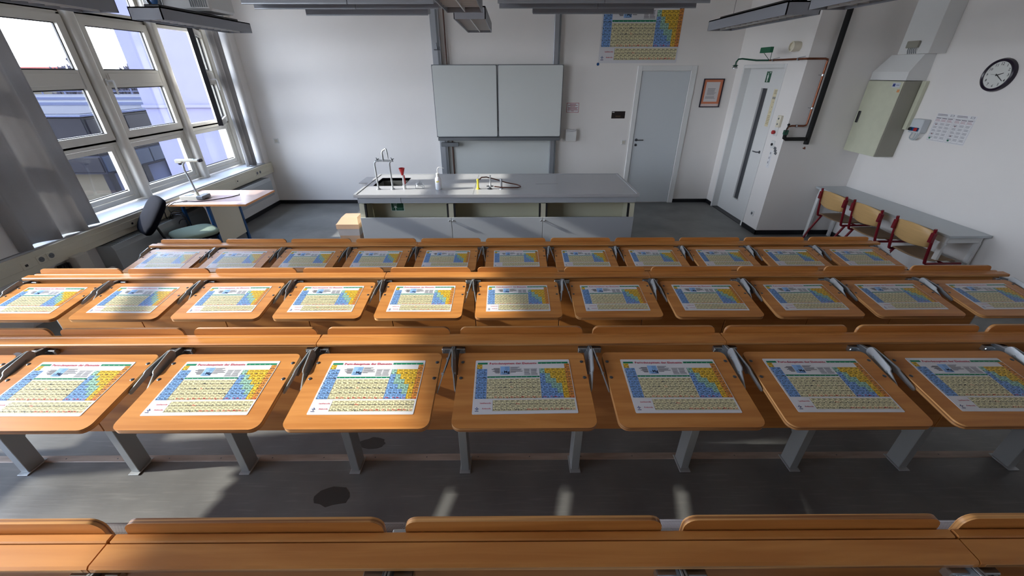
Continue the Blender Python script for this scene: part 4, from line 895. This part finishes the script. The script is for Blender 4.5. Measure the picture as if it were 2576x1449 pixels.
# side table & chairs
tb = empty('side_table', (4.63, 4.7375, 0), 0, 'long gray topped table with white legs along the right wall', 'table')
MB().bbox(-.22, .215, -.9925, .9925, .708, .735, .003).obj('tabletop', 'table_gray', tb)
q = MB(); q.bbox(-.19, -.165, -.95, .95, .64, .708, .002); q.bbox(.165, .19, -.95, .95, .64, .708, .002); q.bbox(-.165, .165, -.95, -.925, .64, .708, .002); q.bbox(-.165, .165, .925, .95, .64, .708, .002); q.obj('apron', 'white', tb)
for x in (-.19, .165):
    for y in (-.955, .905): MB().bbox(x-.002, x+.027, y, y+.05, 0, .64, .002).obj('leg', 'white', tb)
def chair():
    r = empty('school_chair', (0, 0, 0), 0, 'x', 'chair', 'red framed school chairs at the side table')
    # local: +X is front; origin under the seat centre
    n = 10; vs = []
    for j in range(n+1):
        u = -1+2*j/n
        for (zz, th) in ((.59, 0), (.60, .0), (.70, 0), (.77, 0), (.78, 0)):
            hw = .205 if .6 <= zz <= .77 else .17
            vs.append((-.225-.035*(1-u*u)-.02*(zz-.6)/.18, u*hw, zz+(.014*(1-u*u) if zz > .75 else -.012*(1-u*u) if zz < .61 else 0)))
    b = MB().add(vs, [(j*5+i, j*5+i+1, (j+1)*5+i+1, (j+1)*5+i) for j in range(n) for i in range(4)]).obj('backrest', 'beech', r, 60); sm = b.modifiers.new('thickness', 'SOLIDIFY'); sm.thickness = .009
    n = 10; vs = []
    for j in range(n+1):
        x = -.20+.40*j/n
        for i in range(9):
            u = -1+2*i/8; hw = .20-.03*abs(x/.2)**4
            vs.append((x, u*hw, .455-.012*(1-u*u)*(1 if x < .1 else .4)-(.05*((x-.13)/.07)**2 if x > .13 else 0)+(.01*((-.12-x)/.08)**2 if x < -.12 else 0)))
    s_ = MB().add(vs, [(j*9+i, j*9+i+1, (j+1)*9+i+1, (j+1)*9+i) for j in range(n) for i in range(8)]).obj('seat', 'seat_brown', r, 60); sm = s_.modifiers.new('thickness', 'SOLIDIFY'); sm.thickness = .010
    for sg in (-1, 1):
        y = sg*.215
        MB().tube([(-.255, y, .80), (-.235, y, .70), (-.20, y, .47), (-.19, y, .43), (-.17, y, .42)], .014, 8).obj('upright', 'dark_red', r, 40)
        MB().bbox(-.268, -.228, y-.018, y+.018, .66, .76, .004).obj('back_clamp', 'dark_red', r)
        MB().tube([(-.17, y, .42), (.20, y, .42)], .013, 8).obj('seat_rail', 'dark_red', r, 40)
        MB().tube([(-.13, y, .42), (-.24, y, .20), (-.30, y, .03), (-.28, y, .015), (.22, y, .015)], .014, 8).obj('leg', 'dark_red', r, 40)
    MB().tube([(.02, -.215, .42), (.02, .215, .42)], .011, 8).obj('crossbar', 'dark_red', r, 40)
    return r
c0 = chair()
for i, (x, y, rz, lb) in enumerate(((4.49, 5.16, .02, 'beech school chair with red frame farthest along the side table'), (4.50, 4.60, -.03, 'middle beech school chair with red frame at the side table'), (4.50, 3.98, .02, 'nearest beech school chair with red frame at the side table'))):
    c = c0 if i == 0 else copy_tree(c0); c.location = (x, y, 0); c.rotation_euler = (0, 0, rz); c['label'] = lb

# ------------------------------------------------------------------ teacher desk area
dk = empty('teacher_desk', (-3.95, 5.23, 0), 0, 'small lilac topped desk with blue steel legs by the window', 'desk')
MB().bbox(-.37, .645, -.345, .345, .722, .748, .002).obj('tabletop', 'desk_top', dk)
q = MB(); q.box(-.37, .647, -.348, -.345, .723, .747); q.box(.645, .648, -.345, .345, .723, .747); q.box(-.37, .647, .345, .348, .723, .747); q.obj('edge_band', 'orange_edge', dk)
for y in (-.30, .27): MB().bbox(.10, .13, y, y+.04, 0, .722, .003).obj('leg', 'blue_steel', dk)
MB().bbox(.10, .13, -.27, .27, .69, .722, .002).obj('top_rail', 'blue_steel', dk); MB().bbox(.08, .15, -.33, .33, 0, .03, .004).obj('foot', 'blue_steel', dk)
for y in (-.30, .27): MB().bbox(-.22, -.19, y, y+.04, 0, .722, .003).obj('leg', 'blue_steel', dk)
MB().bbox(.108, .122, -.26, .27, .16, .69, .002).obj('side_panel', 'cream', dk)
MB().bbox(-.19, .10, .29, .305, .22, .70, .002).obj('modesty_panel', 'white', dk)
vz = empty('document_camera', (-4.10, 5.17, .748), 0, 'beige document camera with a curved white arm on the desk', 'document camera')
q = MB(); q.prism(rrect(-.17, .09, -.09, .11, .03, 3), 0, .045); q.obj('base', 'cream', vz); MB().bbox(.06, .15, -.10, .06, .005, .05, .008).obj('connector_block', 'gray_metal', vz); MB().bbox(-.12, -.04, -.05, .03, .045, .049, .002).obj('control_panel', 'gray_metal', vz)
MB().tube([(.03, -.01, .04), (.025, -.01, .09)], .018, 10).obj('arm_joint', 'cream', vz, 40)
MB().tube([(.025, -.01, .08), (.015, -.01, .16), (-.005, -.01, .30), (-.02, -.01, .36), (-.012, -.01, .43), (.03, -.01, .478), (.09, -.01, .492), (.15, -.01, .49)], .012, 10).obj('arm', 'steel_light', vz, 50)
q = MB(); q.bbox(-.09, .21, -.035, .02, .465, .495, .010); q.bbox(-.09, .0, -.035, .02, .45, .475, .008); q.obj('camera_head', 'cream', vz)
MB().lathe((-.045, -.008, .43), [(.018, 0), (.02, .022)], 14).obj('lens', 'black', vz, 40); MB().bbox(.205, .235, -.04, .025, .462, .498, .008).obj('head_cap', 'purple_black', vz)
cbl = [(-4.16, 5.02, .752), (-4.0, 5.0, .753), (-3.9, 5.03, .752), (-3.78, 5.12, .752), (-3.68, 5.22, .752), (-3.64, 5.32, .752), (-3.67, 5.37, .753)]
tag(MB().tube(cbl, .005, 6).obj('table_cable', 'purple_black', smooth=60), 'dark cable curving across the desk top from the document camera', 'cable')
rr = random.Random(11); q = MB()
for k_ in range(5):
    pts = []; ccx, ccy, ccz = -4.16+rr.uniform(-.02, .06), 4.80, .53+rr.uniform(-.06, .06); R1 = rr.uniform(.07, .14)
    for t in range(18):
        a = 2*PI*t/14+k_; pts.append((ccx+R1*math.cos(a)*.9, ccy+.012*k_+.01*math.sin(a), ccz+R1*math.sin(a)))
    q.tube(pts, .0045, 6)
q.tube([(-4.22, 4.86, .77), (-4.30, 4.83, .72), (-4.30, 4.82, .60), (-4.25, 4.81, .50)], .006, 6); q.tube([(-4.12, 5.02, .755), (-4.20, 4.90, .765), (-4.26, 4.85, .73), (-4.22, 4.83, .62)], .005, 6)
tag(q.obj('cable_tangle', 'black', smooth=60), 'tangle of black cables hanging in loops from the front of the desk', 'cables')
oc = empty('office_chair', (-3.92, 4.60, 0), math.radians(52), 'low office chair with black back and gray-green seat at the desk', 'office chair')
def pad(mb, sx_, sy_, sz_, n=10):
    vs = []; m_ = 8
    for j in range(m_+1):
        ph = -PI/2+PI*j/m_
        for i in range(20):
            t = 2*PI*i/20; cs = lambda v, e: math.copysign(abs(v)**e, v)
            vs.append((sx_*cs(math.cos(ph), .5)*cs(math.cos(t), .55), sy_*cs(math.cos(ph), .5)*cs(math.sin(t), .55), sz_*cs(math.sin(ph), .7)))
    return mb.add(vs, [(j*20+i, j*20+(i+1) % 20, (j+1)*20+(i+1) % 20, (j+1)*20+i) for j in range(m_) for i in range(20)])
o = pad(MB(), .235, .245, .038).obj('seat', 'seat_green', oc, 60, loc=(.06, 0, .47)); pad(MB(), .23, .24, .025).obj('seat_shell', 'navy', oc, 60, loc=(.06, 0, .435))
o = pad(MB(), .23, .25, .045).obj('backrest', 'navy', oc, 60, loc=(-.26, 0, .77)); o.rotation_euler = (0, math.radians(-52), 0)
MB().tube([(-.06, 0, .42), (-.22, 0, .43), (-.235, 0, .50), (-.27, 0, .68)], .014, 8).obj('back_stem', 'black', oc, 40)
MB().tube([(.04, 0, .08), (.04, 0, .42)], .025, 10).obj('column', 'black', oc, 40)
for a in range(5):
    t = a*2*PI/5; lg = MB().tube([(.04, 0, .10), (.04+.26*math.cos(t), .26*math.sin(t), .07)], [.022, .013], 8).obj('leg', 'black', oc, 40)
    MB().lathe((.04+.26*math.cos(t), .26*math.sin(t)-.011, .027), [(.02, 0), (.026, .004), (.026, .018), (.02, .022)], 12, 'y').obj('castor', 'black', lg, 40)

# ------------------------------------------------------------------ ceiling fittings
def lamp(x, y0, y1, label, z=2.60, w_=.28):
    L_ = y1-y0; r = empty('pendant_lamp', (x, y0, z), 0, label, 'lamp', 'long gray suspended office lamps')
    q = MB(); h = w_/2
    q.box(-h, -h+.008, 0, L_, 0, .095); q.box(h-.008, h, 0, L_, 0, .095); q.box(-h, h, 0, .008, 0, .095); q.box(-h, h, L_-.008, L_, 0, .095); q.box(-h, h, 0, L_, .085, .095); q.obj('housing', 'lamp_gray', r)
    MB().bbox(-.07, .07, .10, L_-.10, .095, .125, .006).obj('spine', 'black', r)
    MB().box(-h+.01, h-.01, .01, L_-.01, .035, .04).obj('reflector', 'white', r)
    q = MB(); q.box(-.004, .004, .01, L_-.01, .004, .035)
    for k_ in range(1, int(L_/.11)): q.box(-h+.01, h-.01, k_*.11, k_*.11+.002, .012, .035)
    o = q.obj('louvre', 'white', r); o['kind'] = 'stuff'
    for y in (.25, L_-.25): MB().tube([(0, y, .12), (0, y, 3.78-z)], .0022, 5).obj('suspension_wire', 'dark_steel', r)
LP = [(-3.16, 4.19, 5.55, 'far suspended lamp in the row nearest the windows'), (-3.16, 2.35, 3.74, 'near suspended lamp in the row nearest the windows'),
      (-.35, 4.19, 5.545, 'far suspended lamp in the middle row before the whiteboard'), (-.35, 2.35, 3.77, 'near suspended lamp in the middle row'),
      (2.40, 3.93, 5.40, 'far suspended lamp in the right row near the alcove'), (2.40, 2.2, 3.65, 'near suspended lamp in the right row')]
for x, a, b, l in LP: lamp(x, a, b, l)
def louvre_panel(x0, x1, Y, z, h, label, split=None, mat='lamp_gray', tube=None):
    r = empty('board_lamp', ((x0+x1)/2, Y, z), 0, label, 'lamp', 'gray strip lamps in front of the board'); xs = [x0, x1] if split is None else [x0, split-.004, split+.004, x1]
    for i in range(0, len(xs), 2):
        a, b = xs[i]-(x0+x1)/2, xs[i+1]-(x0+x1)/2
        MB().prism([(0, 0), (.16, .02), (.16, h+.02), (.02, h+.02), (0, h)], a, b, 'x').obj('housing', mat, r); MB().bbox(a, b, -.006, .010, -.010, .002, .002).obj('lip', 'alu', r)
    for x in (x0+.2, x1-.2): MB().tube([(x-(x0+x1)/2, .08, h), (x-(x0+x1)/2, .08, 3.78-z)], .003, 5).obj('suspension_wire', 'dark_steel', r)
d2 = lambda px, d: (px-1288)/1002.84*d
louvre_panel(d2(777, 4.31), d2(1083, 4.31), 5.2, 2.742, .06, 'farthest gray strip lamp left of the middle lamp row')
louvre_panel(d2(648, 4.04), d2(1110, 4.04), 4.9, 2.765, .07, 'middle gray strip lamp left of the middle lamp row', d2(902, 4.04))
louvre_panel(d2(619, 3.86), d2(1098, 3.86), 4.68, 2.78, .09, 'nearest gray strip lamp left of the middle lamp row', d2(882, 3.86))
louvre_panel(d2(1346, 4.31), d2(1650, 4.31), 5.2, 2.752, .06, 'farthest gray strip lamp right of the middle lamp row')
louvre_panel(d2(1262, 4.04), d2(1757, 4.04), 4.9, 2.768, .06, 'middle gray strip lamp right of the middle lamp row', d2(1510, 4.04))
louvre_panel(d2(1258, 3.86), d2(1790, 3.86), 4.68, 2.783, .09, 'nearest dark strip lamp right of the middle lamp row', d2(1526, 3.86))
pj = empty('projector', (-3.32, 5.05, 2.74), 0, 'white ceiling projector with a blue lens above the window lamp', 'projector')
MB().bbox(-.34, .34, -.20, .20, 0, .16, .02).obj('body', 'white', pj)
MB().lathe((-.20, -.20, .085), [(.07, 0), (.07, -.03), (.055, -.035), (.05, -.01)], 20, 'y').obj('lens_ring', 'gray_metal', pj, 40); MB().lathe((-.20, -.205, .085), [(.05, 0), (.035, -.02), (.01, -.026)], 20, 'y').obj('lens', 'blue_steel', pj, 40)
q = MB()
for k_ in range(8): q.box(.14+k_*.022, .15+k_*.022, -.204, -.199, .03, .13)
q.obj('vent_grille', 'gray_metal', pj)['kind'] = 'stuff'
MB().tube([(0, 0, .16), (0, 0, 1.04)], .025, 10).obj('mount_pole', 'white', pj, 40)
